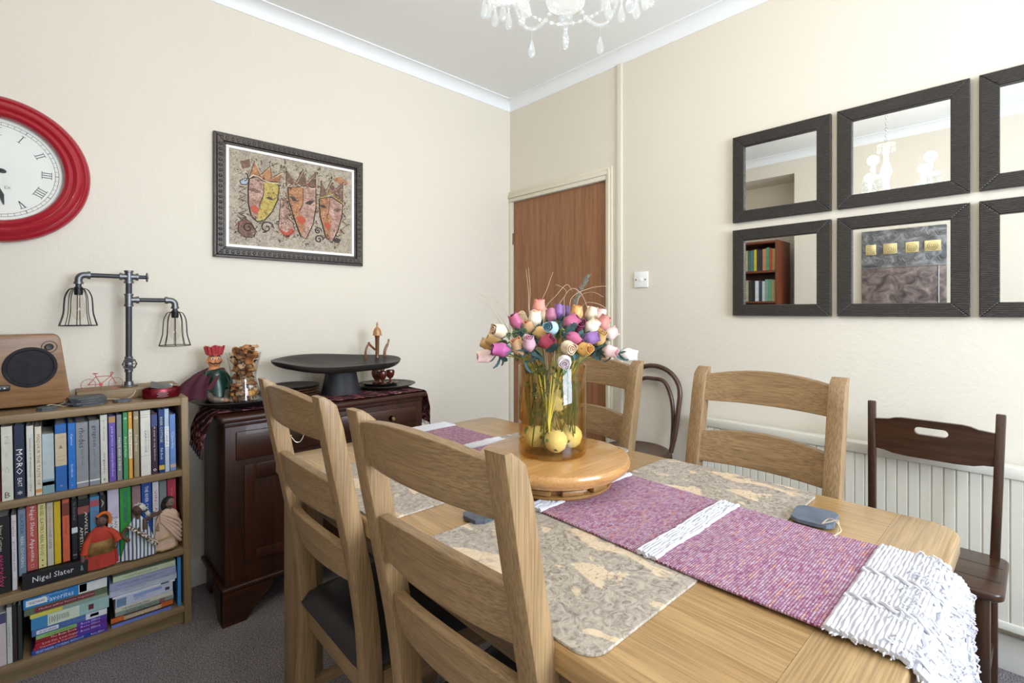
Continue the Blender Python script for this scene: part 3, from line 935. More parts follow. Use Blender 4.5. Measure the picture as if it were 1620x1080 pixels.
rows = [
    ('periwinkle blue book at the very bottom of the right pile', .162, .342, .013, '#6f82d6', [('cakes and puddings', '#a5b2ea', .5, .3, .4)], []),
    ('dark book with orange ends and Cooking for Life lettering in the right pile', .160, .346, .024, '#3a2c2c', [('Cooking for Life', '#e8dcc8', .5, .5, .42)], [(0, .2, '#c8642e', .3, 1), (.2, .8, '#b9a486', .25, .85), (.8, .995, '#c8642e', .3, 1)]),
    ('grey-green book with small dark lines, right pile', .172, .348, .016, '#8a978e', [('The Indian Summer', '#2e3a36', .34, .34, .4), ('Vegetarian', '#2e3a36', .62, .2, .3)], [(.74, .84, '#8a5a5c')]),
    ('cream book with black MIDDLE EASTERN capitals, right pile', .172, .346, .0145, '#d0cfc0', [('THE MIDDLE EASTERN', '#1f1f22', .34, .46, .5)], []),
    ('white book with a blue illustration at its left end, right pile', .173, .345, .036, '#c3cce0', [('LEITH\'S', '#6a86c8', .42, .2, .3)], [(.02, .18, '#6a87a8', .1, .9), (.3, .8, '#8ea4dc', .62, .9), (.86, .94, '#39445c', .3, .6)]),
    ('very thin white book with a dark corner, right pile', .165, .352, .008, '#dcdfe8', [], [(.76, .9, '#4a5670', .2, .9)]),
    ('pale grey book with two lines of small title, right pile', .156, .358, .0225, '#bcc3d6', [('The Higher Taste Cookbook', '#6a7388', .34, .38, .3, .6)], []),
    ('lavender book with a faint dark title, second from the top of the right pile', .156, .355, .028, '#9ba2c4', [('French country cooking at home', '#5a6288', .46, .66, .3, .6)], []),
    ('pale green book on top of the right pile', .166, .354, .0205, '#c3d0b0', [('The New Vegetarian Epicure', '#6a7a5c', .42, .56, .36)], []),
]
z = .074
for lab, a, b_, th, col, tx, bd in rows:
    lying(lab, a, b_, z, z + th - .0004, col, tx, bd, pile, ysp=2.278 + random.uniform(-.002, .003))
    z += th

# ------------------------------------------------------------------ things standing on the bookcase
TOPZ = .878
WAL = wood('walnut_veneer', '#7a5330', '#a67a4a', 0, .4, 0, 1.6, .25)
BLK = plain('#17171a', .45)
GRL = plain('#242327', .85, 0, .3)
t = thing('radio', 'wooden radio with a round black speaker on the left end of the bookcase', 'radio', (0, 2.37, TOPZ))
poly = []
for cx, cz, r, a0 in ((.025, .03, .028, -90), (.003, .22, .026, 0), (-.343, .22, .026, 90), (-.365, .03, .028, 180)):
    for k in range(7):
        a = rad(a0 + 90 * k / 6)
        poly.append((cx + r * math.cos(a), cz + .008 + r * math.sin(a)))
MB().prism(poly, -.12, 0, TM((0, 0, 0), (1, 0, 0), (0, 0, 1)), .004, 2).obj('body', WAL, t)
for x0 in (-.33, -.01):
    MB().lathe([(0, 0), (.012, 0), (.012, .013), (0, .013)], 14, TM((x0, .06, 0))).obj('foot', BLK, t)
for cx in (-.0485, -.288):
    T = axis_T((cx, 0, .143), (0, -1, 0))
    g = MB().lathe([(.069, -.002), (.069, .003), (.065, .0045), (.060, .004), (.058, .001), (.057, .002), (0, .0032)], 48, T).obj('speaker_grille', GRL, t)
T = axis_T((-.001, 0, .211), (0, -1, 0))
MB().lathe([(.021, 0), (.021, .002), (.019, .002), (.018, -.004), (.011, -.004), (.011, .012), (.009, .014), (0, .013)], 32, T).obj('volume_knob', BLK, t)
d = MB().box(-.235, -.097, -.008, 0, .068, .088, .004).obj('control_strip', BLK, t)
mb = MB()
for k in range(10):
    mb.box(-.225 + k * .0125, -.220 + k * .0125, -.0088, -.007, .076, .080)
mb.obj('buttons', plain('#cfcfcf', .4), d, smooth=False)

# industrial pipe lamp
PIPE = plain('#47474a', .5, .5)
GALV = plain('#77797b', .42, .85, .12)
t = thing('pipe_lamp', 'industrial pipe table lamp with two wire cage shades on the bookcase', 'lamp', (.2275, 2.455, TOPZ))
MB().box(-.157, .157, -.06, .075, 0, .04, .004).obj('wooden_base', SHELFW[0], t)
zz = lambda z: z - TOPZ
mb = MB()
mb.tube([(0, 0, .045), (0, 0, zz(1.345))], .0105, 16)
mb.tube([(0, 0, zz(1.349)), (-.132, 0, zz(1.349))], .0085, 14).tube([(0, 0, zz(1.349)), (.055, 0, zz(1.349))], .0075, 12)
mb.tube([(0, 0, zz(1.258)), (.138, 0, zz(1.258))], .0085, 14)
mb.tube([(-.149, 0, zz(1.335)), (-.149, 0, zz(1.295))], .009, 14).tube([(.152, 0, zz(1.245)), (.152, 0, zz(1.21))], .009, 14)
mb.obj('pipe', PIPE, t)
MB().lathe([(0, .045), (.03, .045), (.03, .048), (.016, .05), (.0145, .064), (0, .064)], 28, TM((0, 0, -.004))).obj('floor_flange', GALV, t)
for z in (zz(1.349), zz(1.258)):
    mb = MB().lathe([(.0100, -.026), (.0155, -.026), (.0155, -.018), (.013, -.017), (.013, .017), (.0155, .018), (.0155, .024), (0 if z > .42 else .01, .024)], 20, TM((0, 0, z)))
    if z > .42:
        mb.tube([(-.028, 0, z), (.028, 0, z)], .0115, 16).tube([(-.029, 0, z), (-.021, 0, z)], .014, 16).tube([(.022, 0, z), (.030, 0, z)], .014, 16)
    else:
        mb.tube([(0, 0, z), (.03, 0, z)], .0115, 16).tube([(.023, 0, z), (.032, 0, z)], .014, 16)
    mb.obj('tee_fitting', GALV, t)
for sx, ex, ez in ((-1, .149, zz(1.349)), (1, .152, zz(1.258))):
    arc = [(sx * (ex - .018 + .018 * math.sin(rad(a))), 0, ez - .018 + .018 * math.cos(rad(a))) for a in range(0, 91, 15)]
    MB().tube([(sx * (ex - .03), 0, ez)] + arc + [(sx * ex, 0, ez - .03)], .0118, 16).tube([(sx * (ex - .034), 0, ez), (sx * (ex - .025), 0, ez)], .0145, 16).tube([(sx * ex, 0, ez - .026), (sx * ex, 0, ez - .034)], .0145, 16).obj('elbow_fitting', GALV, t)
MB().tube([(0, 0, zz(.975)), (0, 0, zz(1.035))], .0135, 16).obj('valve_body', GALV, t)


def wheel(name, c, ax, r):
    mb = MB()
    T = axis_T(c, ax)
    mb.tube([(r * math.cos(a) * (1 + .06 * math.cos(8 * a)), r * math.sin(a) * (1 + .06 * math.cos(8 * a)), 0) for a in [2 * PI * k / 48 for k in range(48)]], .0025, 6, True, T)
    for k in range(8):
        a = k * PI / 4
        mb.tube([(.004 * math.cos(a), .004 * math.sin(a), 0), (r * math.cos(a), r * math.sin(a), 0)], .0018, 5, False, T)
    mb.lathe([(0, .006), (.006, .005), (.006, -.02), (0, -.02)], 12, T)
    mb.obj(name, GALV, t)


wheel('valve_wheel', (0, -.028, zz(1.008)), (0, -1, 0), .021)
wheel('valve_wheel', (.058, 0, zz(1.349)), (1, 0, 0), .016)
CAGE = plain('#1f1d1c', .4, .3)
BULBG = glass('clear_bulb_glass', (.97, .96, .93, 1))
for x, z0 in ((-.149, zz(1.298)), (.152, zz(1.21))):
    mb = MB()
    bell = [(.017, 0), (.029, -.006), (.0395, -.030), (.0425, -.060), (.0450, -.095), (.0565, -.138)]
    sp = smooth_path([(r, 0, z) for r, z in bell], 4)
    for k in range(10):
        a = 2 * PI * k / 10 + .2
        mb.tube([(x + p.x * math.cos(a), p.x * math.sin(a), z0 + p.z) for p in sp], .0014, 5)
    for r, z in ((.018, 0), (.055, -.138)):
        mb.tube([(x + r * math.cos(2 * PI * k / 36), r * math.sin(2 * PI * k / 36), z0 + z) for k in range(36)], .0016, 6, True)
    s = mb.obj('cage_shade', CAGE, t)
    MB().lathe([(0, .006), (.0125, .006), (.0135, -.012), (.012, -.024), (0, -.024)], 16, TM((x, 0, z0))).obj('lamp_socket', BLK, s)
    MB().lathe([(.010, -.022), (.013, -.034), (.020, -.07), (.021, -.085), (.016, -.105), (.006, -.116), (0, -.118)], 20, TM((x, 0, z0))).obj('light_bulb', BULBG, s)

# red wire bicycle on the lamp's base
REDW = plain('#b5473f', .4, .3)
t = thing('toy_bicycle', 'tiny red wire bicycle standing on the wooden base of the pipe lamp', 'toy', (.145, 2.425, TOPZ + .04))
for x in (-.040, .040):
    mb = MB().tube([(x + .021 * math.cos(2 * PI * k / 32), 0, .021 + .021 * math.sin(2 * PI * k / 32)) for k in range(32)], .0009, 5, True)
    for k in range(5):
        a = k * PI / 5
        mb.tube([(x - .02 * math.cos(a), 0, .021 - .02 * math.sin(a)), (x + .02 * math.cos(a), 0, .021 + .02 * math.sin(a))], .0003, 4)
    mb.obj('wheel', REDW, t)
mb = MB()
BB, SE, HD, RW, FW = (-.004, 0, .02), (-.018, 0, .05), (.026, 0, .05), (-.04, 0, .021), (.04, 0, .021)
for a, b in ((RW, BB), (RW, SE), (BB, SE), (SE, HD), (BB, HD), (HD, FW)):
    mb.tube([a, b], .0012, 6)
mb.tube([SE, (-.021, 0, .06)], .0012, 6)
mb.obj('bicycle_frame', REDW, t)
MB().tube([(-.028, 0, .0615), (-.021, 0, .062), (-.012, 0, .0605)], [.002, .0022, .0012], 6).obj('saddle', REDW, t)
MB().tube(smooth_path([(.026, -.012, .052), (.032, -.012, .06), (.027, -.006, .064), (.025, 0, .060), (.027, .006, .064), (.032, .012, .06), (.026, .012, .052)], 4), .001, 5).tube([HD, (.025, 0, .06)], .0012, 6).obj('handlebar', REDW, t)
MB().lathe([(0, .002), (.006, .002), (.006, -.002), (0, -.002)], 12, axis_T(BB, (0, 1, 0))).tube([(-.004, -.003, .02), (0, -.004, .008)], .0009, 5).obj('pedals', REDW, t)
MB().tube([(-.004, 0, .02), (-.004, .006, 0)], .0008, 5).obj('kickstand', REDW, t)


# slate coasters, slate tags with string
def slate_poly(w, d, cut, seed):
    rn = random.Random(seed)
    P = []
    base = [(-w / 2 + cut, -d / 2), (w / 2 - cut, -d / 2), (w / 2, -d / 2 + cut), (w / 2, d / 2 - cut), (w / 2 - cut, d / 2), (-w / 2 + cut, d / 2), (-w / 2, d / 2 - cut), (-w / 2, -d / 2 + cut)]
    for i in range(len(base)):
        a, b = Vector(base[i]), Vector(base[(i + 1) % len(base)])
        for k in range(3):
            p = a.lerp(b, k / 3)
            P.append((p.x + rn.uniform(-.001, .001), p.y + rn.uniform(-.001, .001)))
    return P


nm4 = ['bottom slate', 'second slate from the bottom', 'second slate from the top', 'top slate']
for k in range(4):
    o = MB().prism(slate_poly(.1, .1, .022, k), 0, .0072, None, .0012, 1).obj('slate_coaster', SLATE, None, False)
    o.location = (.098 + (.004, -.003, .002, -.001)[k], 2.350 + (.002, -.002, .001, 0)[k], TOPZ + .0075 * k)
    o.rotation_euler = (0, 0, rad((12, 2, 8, 4)[k]))
    tag(o, '%s of the coaster stack in front of the pipe lamp' % nm4[k], 'coaster', 'slate coasters stacked on the bookcase')


def slate_tag(label, loc, w, d, th, rz, string, cut=.012, seed=3, m=None, group='slate tags with string'):
    t = thing('slate_tag', label, 'tag', loc, rz, group)
    MB().prism(slate_poly(w, d, cut, seed), 0, th, None, .001, 1).obj('slate', m or SLATE, t, False)
    if string:
        mb = MB()
        for s in string:
            mb.tube(smooth_path(s, 5), .0011, 5)
        mb.obj('string', STRING, t)
    return t


slate_tag('lower slate tag of the pair in front of the wooden radio', (-.008, 2.305, TOPZ), .05, .045, .006, .1, None)
slate_tag('upper slate tag with string of the pair in front of the wooden radio', (-.007, 2.306, TOPZ + .0062), .05, .044, .006, .06,
          [[(.0, .012, .007), (.01, .018, .009), (.025, .028, .004), (.045, .034, -.004), (.062, .05, -.004)], [(.03, .03, .003), (.045, .05, .004), (.05, .06, .012)]])
slate_tag('single slate tag with a looped string beside the red tin', (.196, 2.325, TOPZ), .052, .046, .010, .04,
          [[(0, .012, .0085), (-.03, .022, .012), (-.07, .04, .014), (-.1, .05, .02)], [(0, .012, .0085), (.02, .016, .010), (.036, .025, .018), (.045, .035, .034)]])
t = thing('red_tin', 'shiny red oval tin holding a silver square at the right end of the bookcase', 'tin', (.316, 2.335, TOPZ))
RED = plain('#6a0d1c', .25, .5)
prof = [(0, .003), (.055, .003), (.058, .006), (.058, .038), (.056, .040), (.054, .038), (.054, .008), (0, .006)]
MB().lathe(prof, 48, None, 1.05, .62).obj('oval_dish', RED, t)
mb = MB()
for k in range(4):
    mb.tube([(-.018 + .004 * (k % 2), -.0365 + .0006 * k, .010 + .005 * k), (0, -.0378, .008 + .005 * k), (.018 - .004 * (k % 2), -.0365, .010 + .005 * k)], .0012, 5)
mb.obj('swirl_mark', plain('#c9a9ad', .3, .6), t)
MB().box(-.034, .034, -.022, .022, -.004, .004, .002, T=Matrix.Translation((0, .002, .044)) @ Matrix.Rotation(rad(14), 4, 'Y') @ Matrix.Rotation(rad(28), 4, 'X')).box(.0, .04, .012, .018, .0, .024, .002, T=Matrix.Translation((0, .002, .026))).obj('silver_insert', STEEL, t)


# ------------------------------------------------------------------ three small dolls on the middle shelf
def stripe_mat(name, a, b_, c, sc):
    m, nt, b = newmat(name)
    v = coords(nt)
    w_ = N(nt, 'ShaderNodeTexWave', Scale=sc, Distortion=.6, Detail=1)
    nt.links.new(v, w_.inputs['Vector'])
    r = ramp(nt, w_.outputs[1], [(0.3, C(a)), (0.5, C(b_)), (0.7, C(c))])
    nt.links.new(r, b.inputs['Base Color'])
    b.inputs['Roughness'].default_value = .85
    return m


def spot_mat(name, a, b_, sc):
    m, nt, b = newmat(name)
    f = noise(nt, coords(nt), sc, 2, .5)
    nt.links.new(ramp(nt, f, [(0.46, C(a)), (0.54, C(b_))]), b.inputs['Base Color'])
    b.inputs['Roughness'].default_value = .85
    return m


def gown(prof, folds, amp, cx=lambda z: 0, sx=1.0, sy=.5, seed=0):
    """pleated tube of cloth from (radius, z) stations"""
    P = smooth_path([(r, 0, z) for r, z in prof], 5)

    def fn(u, v):
        i = min(int(v * (len(P) - 1) + 1e-6), len(P) - 1)
        r, z = P[i].x, P[i].z
        a = 2 * PI * u
        k = 1 + amp * math.sin(folds * a + seed) * (1 - v) + amp * .5 * math.sin((folds * 2 + 1) * a) * (1 - v)
        return (cx(z) + sx * r * k * math.cos(a), sy * r * k * math.sin(a), z)
    return MB().grid(fn, 48, len(P) - 1, wrap=True)


def doll(label, loc, skin, head, arms, feet, lean=0):
    t = thing('doll', label, 'doll', loc, 0, 'small cloth dolls on the middle shelf')
    mb = MB()
    mb.ball(head, (.016, .015, .02), 16, 12)
    mb.tube([(head[0], 0, head[2] - .012), (head[0] * .8, 0, head[2] - .035), (head[0] * .5, 0, head[2] - .085)], [.007, .008, .018], 10)
    mb.ball((head[0] - .003, -.0155, head[2] - .002), (.003, .004, .004), 8, 6)
    for a in arms:
        mb.tube(smooth_path(a, 3), .006, 8)
        mb.ball(a[-1], (.007, .006, .008), 8, 6)
    for x in feet:
        mb.ball((x, -.006, .005), (.010, .014, .005), 10, 6)
        mb.tube([(x, -.001, .005), (x * .6, 0, .05), (head[0] * .5, 0, head[2] - .08)], [.006, .008, .012], 8)
    mb.obj('body', plain(skin, .75, 0, .12), t)
    f = MB()
    for s in (-1, 1):
        f.ball((head[0] - .002 + s * .006, -.0145, head[2] + .003), (.0022, .0015, .0016), 8, 6)
    f.tube([(head[0] - .007, -.0142, head[2] - .009), (head[0] - .002, -.0152, head[2] - .0105), (head[0] + .004, -.0142, head[2] - .009)], .0012, 5)
    f.obj('face_features', plain('#2a1a16', .6), t)
    return t


YD = 2.286
t = doll('cloth doll in a red robe with a gold sash and an orange headband', (.130, YD, .302), '#6d5248', (.005, 0, .166), [[(-.03, 0, .11), (-.045, -.008, .075), (-.046, -.012, .045)], [(.034, 0, .11), (.045, -.008, .085), (.043, -.015, .07)]], (-.015, .018))
RR = plain('#b23a2c', .8, 0, .12)
gown([(.050, .006), (.047, .05), (.042, .09), (.034, .125), (.012, .148)], 7, .07, sy=.42).obj('robe', RR, t)
MB().tube(smooth_path([(-.02, 0, .13), (-.036, -.006, .10), (-.042, -.008, .065)], 4), [.010] * 4 + [.013] * 4 + [.015], 12, flat=(.8, 1)).tube(smooth_path([(.024, 0, .13), (.042, -.004, .11), (.05, -.006, .088)], 4), [.012] * 4 + [.014] * 4 + [.018], 12, flat=(.8, 1)).obj('sleeves', plain('#c0462c', .8, 0, .12), t)
gown([(.046, .055), (.0485, .07), (.047, .085), (.041, .10)], 5, .05, sy=.47).obj('gold_sash', plain('#8a6a3a', .4, .5, .35), t)
MB().ball((.007, .004, .174), (.018, .015, .017), 14, 10).obj('hair', plain('#17120f', .8), t)
MB().tube(smooth_path([(-.008, -.004, .184), (.008, -.004, .194), (.022, 0, .188), (.028, .002, .17), (.027, .002, .15)], 4), .0055, 8).obj('headband', plain('#d5702a', .8), t)
t = doll('cloth doll in a blue and white striped dress with a white headscarf', (.238, YD, .302), '#5f4437', (.0, 0, .176), [[(-.025, 0, .125), (-.045, -.006, .10), (-.03, -.016, .078)], [(.02, 0, .13), (.045, -.008, .145), (.066, -.01, .152)]], (.012, .04))
gown([(.056, .006), (.048, .04), (.036, .085), (.028, .115), (.026, .13), (.010, .152)], 6, .08, cx=lambda z: .008 * (1 - z / .15), sy=.45).obj('striped_dress', stripe_mat('blue_white_stripes', '#e4e2dc', '#dcdcda', '#46618a', 28), t)
MB().tube(smooth_path([(-.03, -.008, .128), (-.005, -.02, .105), (.02, -.022, .08), (.045, -.016, .05), (.06, -.008, .04)], 4), [.009] * 6 + [.013] * 6 + [.014] * 3 + [.009, .006], 10, flat=(.5, 1)).obj('patterned_sash', spot_mat('brown_spot_cloth', '#4a3d33', '#d8d2c4', 130), t)
MB().tube([(.02, -.01, .14), (.02, -.012, .105)], .014, 10, flat=(.5, 1)).obj('brown_shawl', plain('#6b5547', .85, 0, .2), t)
mb = MB().ball((.005, .004, .182), (.019, .016, .017), 14, 10).tube(smooth_path([(.018, .004, .186), (.026, .004, .165), (.036, .002, .148), (.058, -.002, .155)], 4), [.008] * 5 + [.007] * 4 + [.006] * 4, 8)
mb.obj('headscarf', spot_mat('blue_scarf_cloth', '#d9d6cf', '#4d4a57', 60), t)
t = doll('cloth doll in a pale pink sari with dark hair at the end of the shelf', (.331, YD, .302), '#8b7568', (.006, 0, .178), [[(-.022, 0, .135), (-.03, -.006, .11), (-.033, -.01, .09)], [(.03, 0, .13), (.03, -.008, .1)]], (-.02, .012))
gown([(.040, .008), (.038, .03), (.036, .07), (.037, .11), (.03, .14), (.010, .158)], 6, .06, cx=lambda z: -.01 + .01 * z / .15, sy=.5).obj('sari', plain('#d9b9a4', .75, 0, .08), t)
mb = MB()
for k in range(5):
    mb.tube(smooth_path([(-.025, -.012, .145 - .006 * k), (.0, -.021, .135 - .012 * k), (.028, -.018, .115 - .018 * k), (.04, -.006, .09 - .016 * k)], 4), .0055, 7)
mb.obj('draped_shawl', plain('#dcbca8', .75, 0, .1), t)
MB().tube(smooth_path([(-.038, -.012, .045), (-.01, -.024, .055), (.02, -.022, .068), (.041, -.008, .082)], 4), .003, 6).tube([(-.042, -.014, .014), (-.02, -.024, .01), (.01, -.024, .012), (.026, -.014, .012)], .003, 6).obj('gold_trim', plain('#c4b078', .4, .5), t)
MB().ball((.001, .005, .186), (.020, .016, .016), 14, 10).ball((-.014, .004, .17), (.009, .009, .02), 10, 8).ball((.0, .018, .175), (.011, .008, .011), 10, 8).obj('hair', plain('#1a1413', .6), t)

# ------------------------------------------------------------------ mahogany sideboard and what stands on it
SBZ = .806
BRASS = plain('#b5a06a', .25, 1.0)
t = thing('sideboard', 'dark mahogany sideboard with bracket feet against the left wall', 'sideboard')
x0, x1, y0, y1 = .494, 1.382, 2.15, 2.505
MB().box(x0 - .018, x1 + .018, y0 - .02, y1 + .02, .782, SBZ, .008, 3).obj('top', MAHOG[0], t)
mb = MB().box(x0, x1, y0 + .002, y1, .14, .782, .002)
mb.box(x0 - .003, x1 + .003, y0 - .002, y1, .762, .782, .004)
mb.obj('carcass', MAHOG[2], t)
for a, b in ((.531, .925), (.952, 1.345)):
    d = MB().box(a, b, y0 - .006, y0 + .002, .630, .742, .004).obj('drawer', MAHOG[0], t)
    c = (a + b) / 2 + (.03 if a < .6 else .055)
    if a < .6:
        mb = MB().tube(smooth_path([(c - .024, y0 - .008, .694), (c - .024, y0 - .022, .690), (c - .012, y0 - .028, .672), (c, y0 - .03, .668), (c + .012, y0 - .028, .672), (c + .024, y0 - .022, .690), (c + .024, y0 - .008, .694)], 4), .003, 8)
        for s in (-1, 1):
            mb.ball((c + s * .024, y0 - .01, .694), .007, 12, 8)
        mb.obj('drawer_handle', plain('#b9b4a4', .25, 1.0), d)
    else:
        MB().lathe([(0, .026), (.008, .025), (.011, .02), (.009, .012), (.005, .008), (.005, 0), (.012, 0)], 20, axis_T((c, y0 - .006, .698), (0, -1, 0))).obj('drawer_knob', BRASS, d)
for a, b in ((.56, .925), (.952, 1.315)):
    mb = MB()
    z0, z1, w = .222, .606, .042
    mb.box(a, a + w, y0 - .007, y0 + .002, z0, z1, .003).box(b - w, b, y0 - .007, y0 + .002, z0, z1, .003).box(a + w, b - w, y0 - .007, y0 + .002, z1 - .062, z1, .003).box(a + w, b - w, y0 - .007, y0 + .002, z0, z0 + .042, .003)
    mb.box(a + w - .004, b - w + .004, y0 - .003, y0 + .004, z0 + .036, z1 - .056, .003)
    d = mb.obj('door', MAHOG[2], t)
    k = b - .02 if a < .6 else a + .02
    MB().lathe([(0, .022), (.007, .021), (.009, .017), (.004, .008), (.004, 0), (.009, 0)], 16, axis_T((k, y0 - .007, .42), (0, -1, 0))).obj('door_knob', BRASS, d)
mb = MB()
mb.box(x0 - .012, x1 + .012, y0 - .014, y1 + .008, .128, .146, .006, 3)
mb.obj('plinth_moulding', MAHOG[0], t)
ft = [(0, 0), (.085, 0), (.098, .018), (.112, .04), (.15, .075), (.178, .098), (.182, .128), (0, .128)]
for sx in (0, 1):
    X = (lambda v: x0 - .012 + v) if sx == 0 else (lambda v: x1 + .012 - v)
    MB().prism([(X(a), b) for a, b in ft], 0, .022, TM((0, y0 - .012 + .022, 0), (1, 0, 0), (0, 0, 1))).prism([(a * .9, b) for a, b in ft], 0, .022, TM((X(0) + (.022 if sx == 0 else 0), y0 - .010, 0), (0, 1, 0), (0, 0, 1)) @ Matrix.Translation((0, 0, -.022))).obj('bracket_foot', MAHOG[0], t)
    MB().prism([(a * .8, b) for a, b in ft], -.022, 0, TM((X(0) + (.022 if sx == 0 else 0), y1 + .004, 0), (0, -1, 0), (0, 0, 1)) @ Matrix.Translation((0, 0, 0 if sx == 0 else .022))).obj('bracket_foot', MAHOG[0], t)


def ikat_mat():
    m, nt, b = newmat('woven_ikat')
    v = coords(nt)
    w1 = N(nt, 'ShaderNodeTexWave', Scale=9.5, Distortion=2.2, Detail=2, bands_direction='DIAGONAL')
    nt.links.new(v, w1.inputs['Vector'])
    w2 = N(nt, 'ShaderNodeTexWave', Scale=3.4, Distortion=.3)
    nt.links.new(v, w2.inputs['Vector'])
    f = noise(nt, coords(nt, (60, 9, 30)), 3.0, 4, .4)
    g = noise(nt, coords(nt, (26, 26, 26)), 2.2, 3, .8)
    dark = ramp(nt, f, [(.35, C('#15100f')), (.6, C('#3a1a20')), (.8, C('#6a2a38'))])
    pat = ramp(nt, g, [(.38, C('#20100f')), (.5, C('#5a2430')), (.6, C('#a05c68')), (.7, C('#b9a78c'))])
    k = ramp(nt, w2.outputs[1], [(.4, (0, 0, 0, 1)), (.55, (1, 1, 1, 1))])
    c1 = mixc(nt, k, dark, pat)
    k2 = ramp(nt, w1.outputs[1], [(.72, (0, 0, 0, 1)), (.86, (1, 1, 1, 1))])
    nt.links.new(mixc(nt, k2, c1, mixc(nt, .35, pat, C('#a07a7c'))), b.inputs['Base Color'])
    b.inputs['Roughness'].default_value = .9
    b.inputs['Specular IOR Level'].default_value = .15
    bump(nt, b, f, .4, .003)
    return m


def path_at(P, s):
    """point at arc length s on a polyline of (a, b)"""
    for (a, b), (c, d) in zip(P, P[1:]):
        l = math.hypot(c - a, d - b)
        if s <= l or (c, d) == P[-1]:
            k = s / l
            return (a + (c - a) * k, b + (d - b) * k)
        s -= l


def plen(P):
    return sum(math.hypot(c - a, d - b) for (a, b), (c, d) in zip(P, P[1:]))


def drape_path(xa, xb, zt, za, zb, r=.014, off=.004):
    """section of a cloth hung over both ends of a top lying between xa and xb"""
    P = [(xa - off, za)]
    P += [(xa - off + r * (1 - math.cos(a)), zt - r + off + r * math.sin(a)) for a in [rad(k * 15) for k in range(7)]]
    P += [(xb + off - r * (1 - math.cos(a)), zt - r + off + r * math.sin(a)) for a in [rad(90 - k * 15) for k in range(7)]]
    P.append((xb + off, zb))
    return P


PTH = drape_path(x0 - .02, x1 + .02, SBZ + .001, .655, .64, .02, .008)
LN = plen(PTH)


def sbcloth(u, v):
    x, z = path_at(PTH, u * LN)
    drop = max(0, SBZ - z)
    lt = (1.5 - x)
    yf_, yb_ = 2.150 + .075 * max(0, (1.1 - x) / .7), 2.435
    if x < .6:
        yf_ += .0 + .15 * drop
    y = yf_ + (yb_ - yf_) * v
    wob = .006 * math.sin(v * 17) * min(1, drop / .05)
    if x < .6:
        z -= .0 * v
        return (x - abs(wob) - .03 * min(1, drop / .1), y, z + .05 * v * min(1, drop / .08) * .4)
    if x > 1.38:
        return (x + abs(wob) + .02 * min(1, drop / .08), y, z + .03 * v * min(1, drop / .08))
    return (x, y, z)


t = thing('table_runner', 'dark red and black woven ikat cloth draped over the sideboard', 'cloth')
MB().grid(sbcloth, 90, 14, .003).obj('cloth', ikat_mat(), t)
mb = MB()
for i in range(34):
    v = i / 33
    a = Vector(sbcloth(1, v))
    mb.tube([a, a + Vector((.002, random.uniform(-.004, .004), -.022))], .0012, 4)
    a = Vector(sbcloth(0, v))
    mb.tube([a, a + Vector((-.002, random.uniform(-.004, .004), -.022))], .0012, 4)
mb.obj('fringe', plain('#1d1718', .9), t)
CZ = SBZ + .010

# big black pedestal bowl
t = thing('pedestal_bowl', 'long black carved wooden bowl on a pedestal foot on the sideboard', 'bowl', (1.038, 2.335, CZ))


def bowl(u, v):
    a = 2 * PI * u
    ca, sa = math.cos(a), math.sin(a)
    wv = 1 + .025 * math.sin(3 * a + 1) + .015 * math.sin(5 * a)
    if v < .55:
        k = v / .55
        r = .12 + .88 * math.sin(k * PI / 2) ** .9
        z = .108 + .055 * k ** 2.0
    else:
        k = (v - .55) / .45
        r = .975 * (1 - k) ** .8
        z = .164 - .028 * math.sin(k * PI / 2)
    return (.32 * r * ca * wv, .135 * r * sa * wv, z - .012 * ca * r + .003 * math.sin(4 * a) * r + .021 * sa * r * min(1, v * 3))


MB().grid(bowl, 64, 24, wrap=True).obj('bowl', BLACKW, t)
MB().prism([(-.075, -.055), (.075, -.055), (.075, .055), (-.075, .055)], 0, .001).grid(lambda u, v: ((.085 - .022 * v) * math.cos(2 * PI * u) * (1 + .12 * abs(math.sin(4 * PI * u))), (.075 - .02 * v) * math.sin(2 * PI * u) * (1 + .12 * abs(math.sin(4 * PI * u))), .125 * v), 40, 8, wrap=True).obj('pedestal', plain('#26272c', .6, 0, .25), t)

# plates, tray, glass vase of potpourri, puppet
PLW = wood('plate_wood', '#4a2c1c', '#8a5a38', 0, .4, .1, 2, .25)
for k in range(4):
    o = MB().lathe([(0, .003), (.07, .003), (.095, .009), (.108, .016), (.110, .0145), (.097, .005), (.07, 0), (0, 0)], 40).obj('wooden_plate', [plain('#2a2120', .5, 0, .3) if k == 3 else PLW])
    o.location = (.842 + .003 * (k % 2), 2.405, CZ + .0125 * k)
    tag(o, '%s of the stack of wooden plates under the black bowl' % ('bottom plate', 'second plate from the bottom', 'third plate from the bottom', 'top plate')[k], 'plate', 'wooden plates stacked on the sideboard')
TR = plain('#2c2a28', .35, .5, .2)
t = MB().lathe([(0, .018), (.12, .018), (.150, .024), (.168, .034), (.171, .032), (.152, .02), (.11, .008), (.1, 0), (0, 0)], 56).obj('round_tray', TR)
t.location = (.585, 2.338, CZ)
tag(t, 'round dark metal tray under the potpourri vase and the puppet', 'tray')
TZ = CZ + .0185
t = thing('potpourri_vase', 'waisted clear glass vase filled with dried potpourri on the round tray', 'vase', (.600, 2.31, TZ))
CG = glass('clear_glass', (.95, .96, .95, 1))
o_ = [(.0, .004), (.060, .004), (.0675, .010), (.060, .05), (.0475, .098), (.050, .12), (.058, .16), (.0685, .205)]
i_ = [(.0665, .205), (.056, .16), (.048, .12), (.0455, .098), (.058, .05), (.064, .014), (0, .010)]
MB().lathe(o_ + i_, 48).obj('glass_vase', CG, t)
rn = random.Random(5)
pcols = ['#7a4a2c', '#94603a', '#5c3620', '#b8824e', '#a9683e', '#c9a27a']
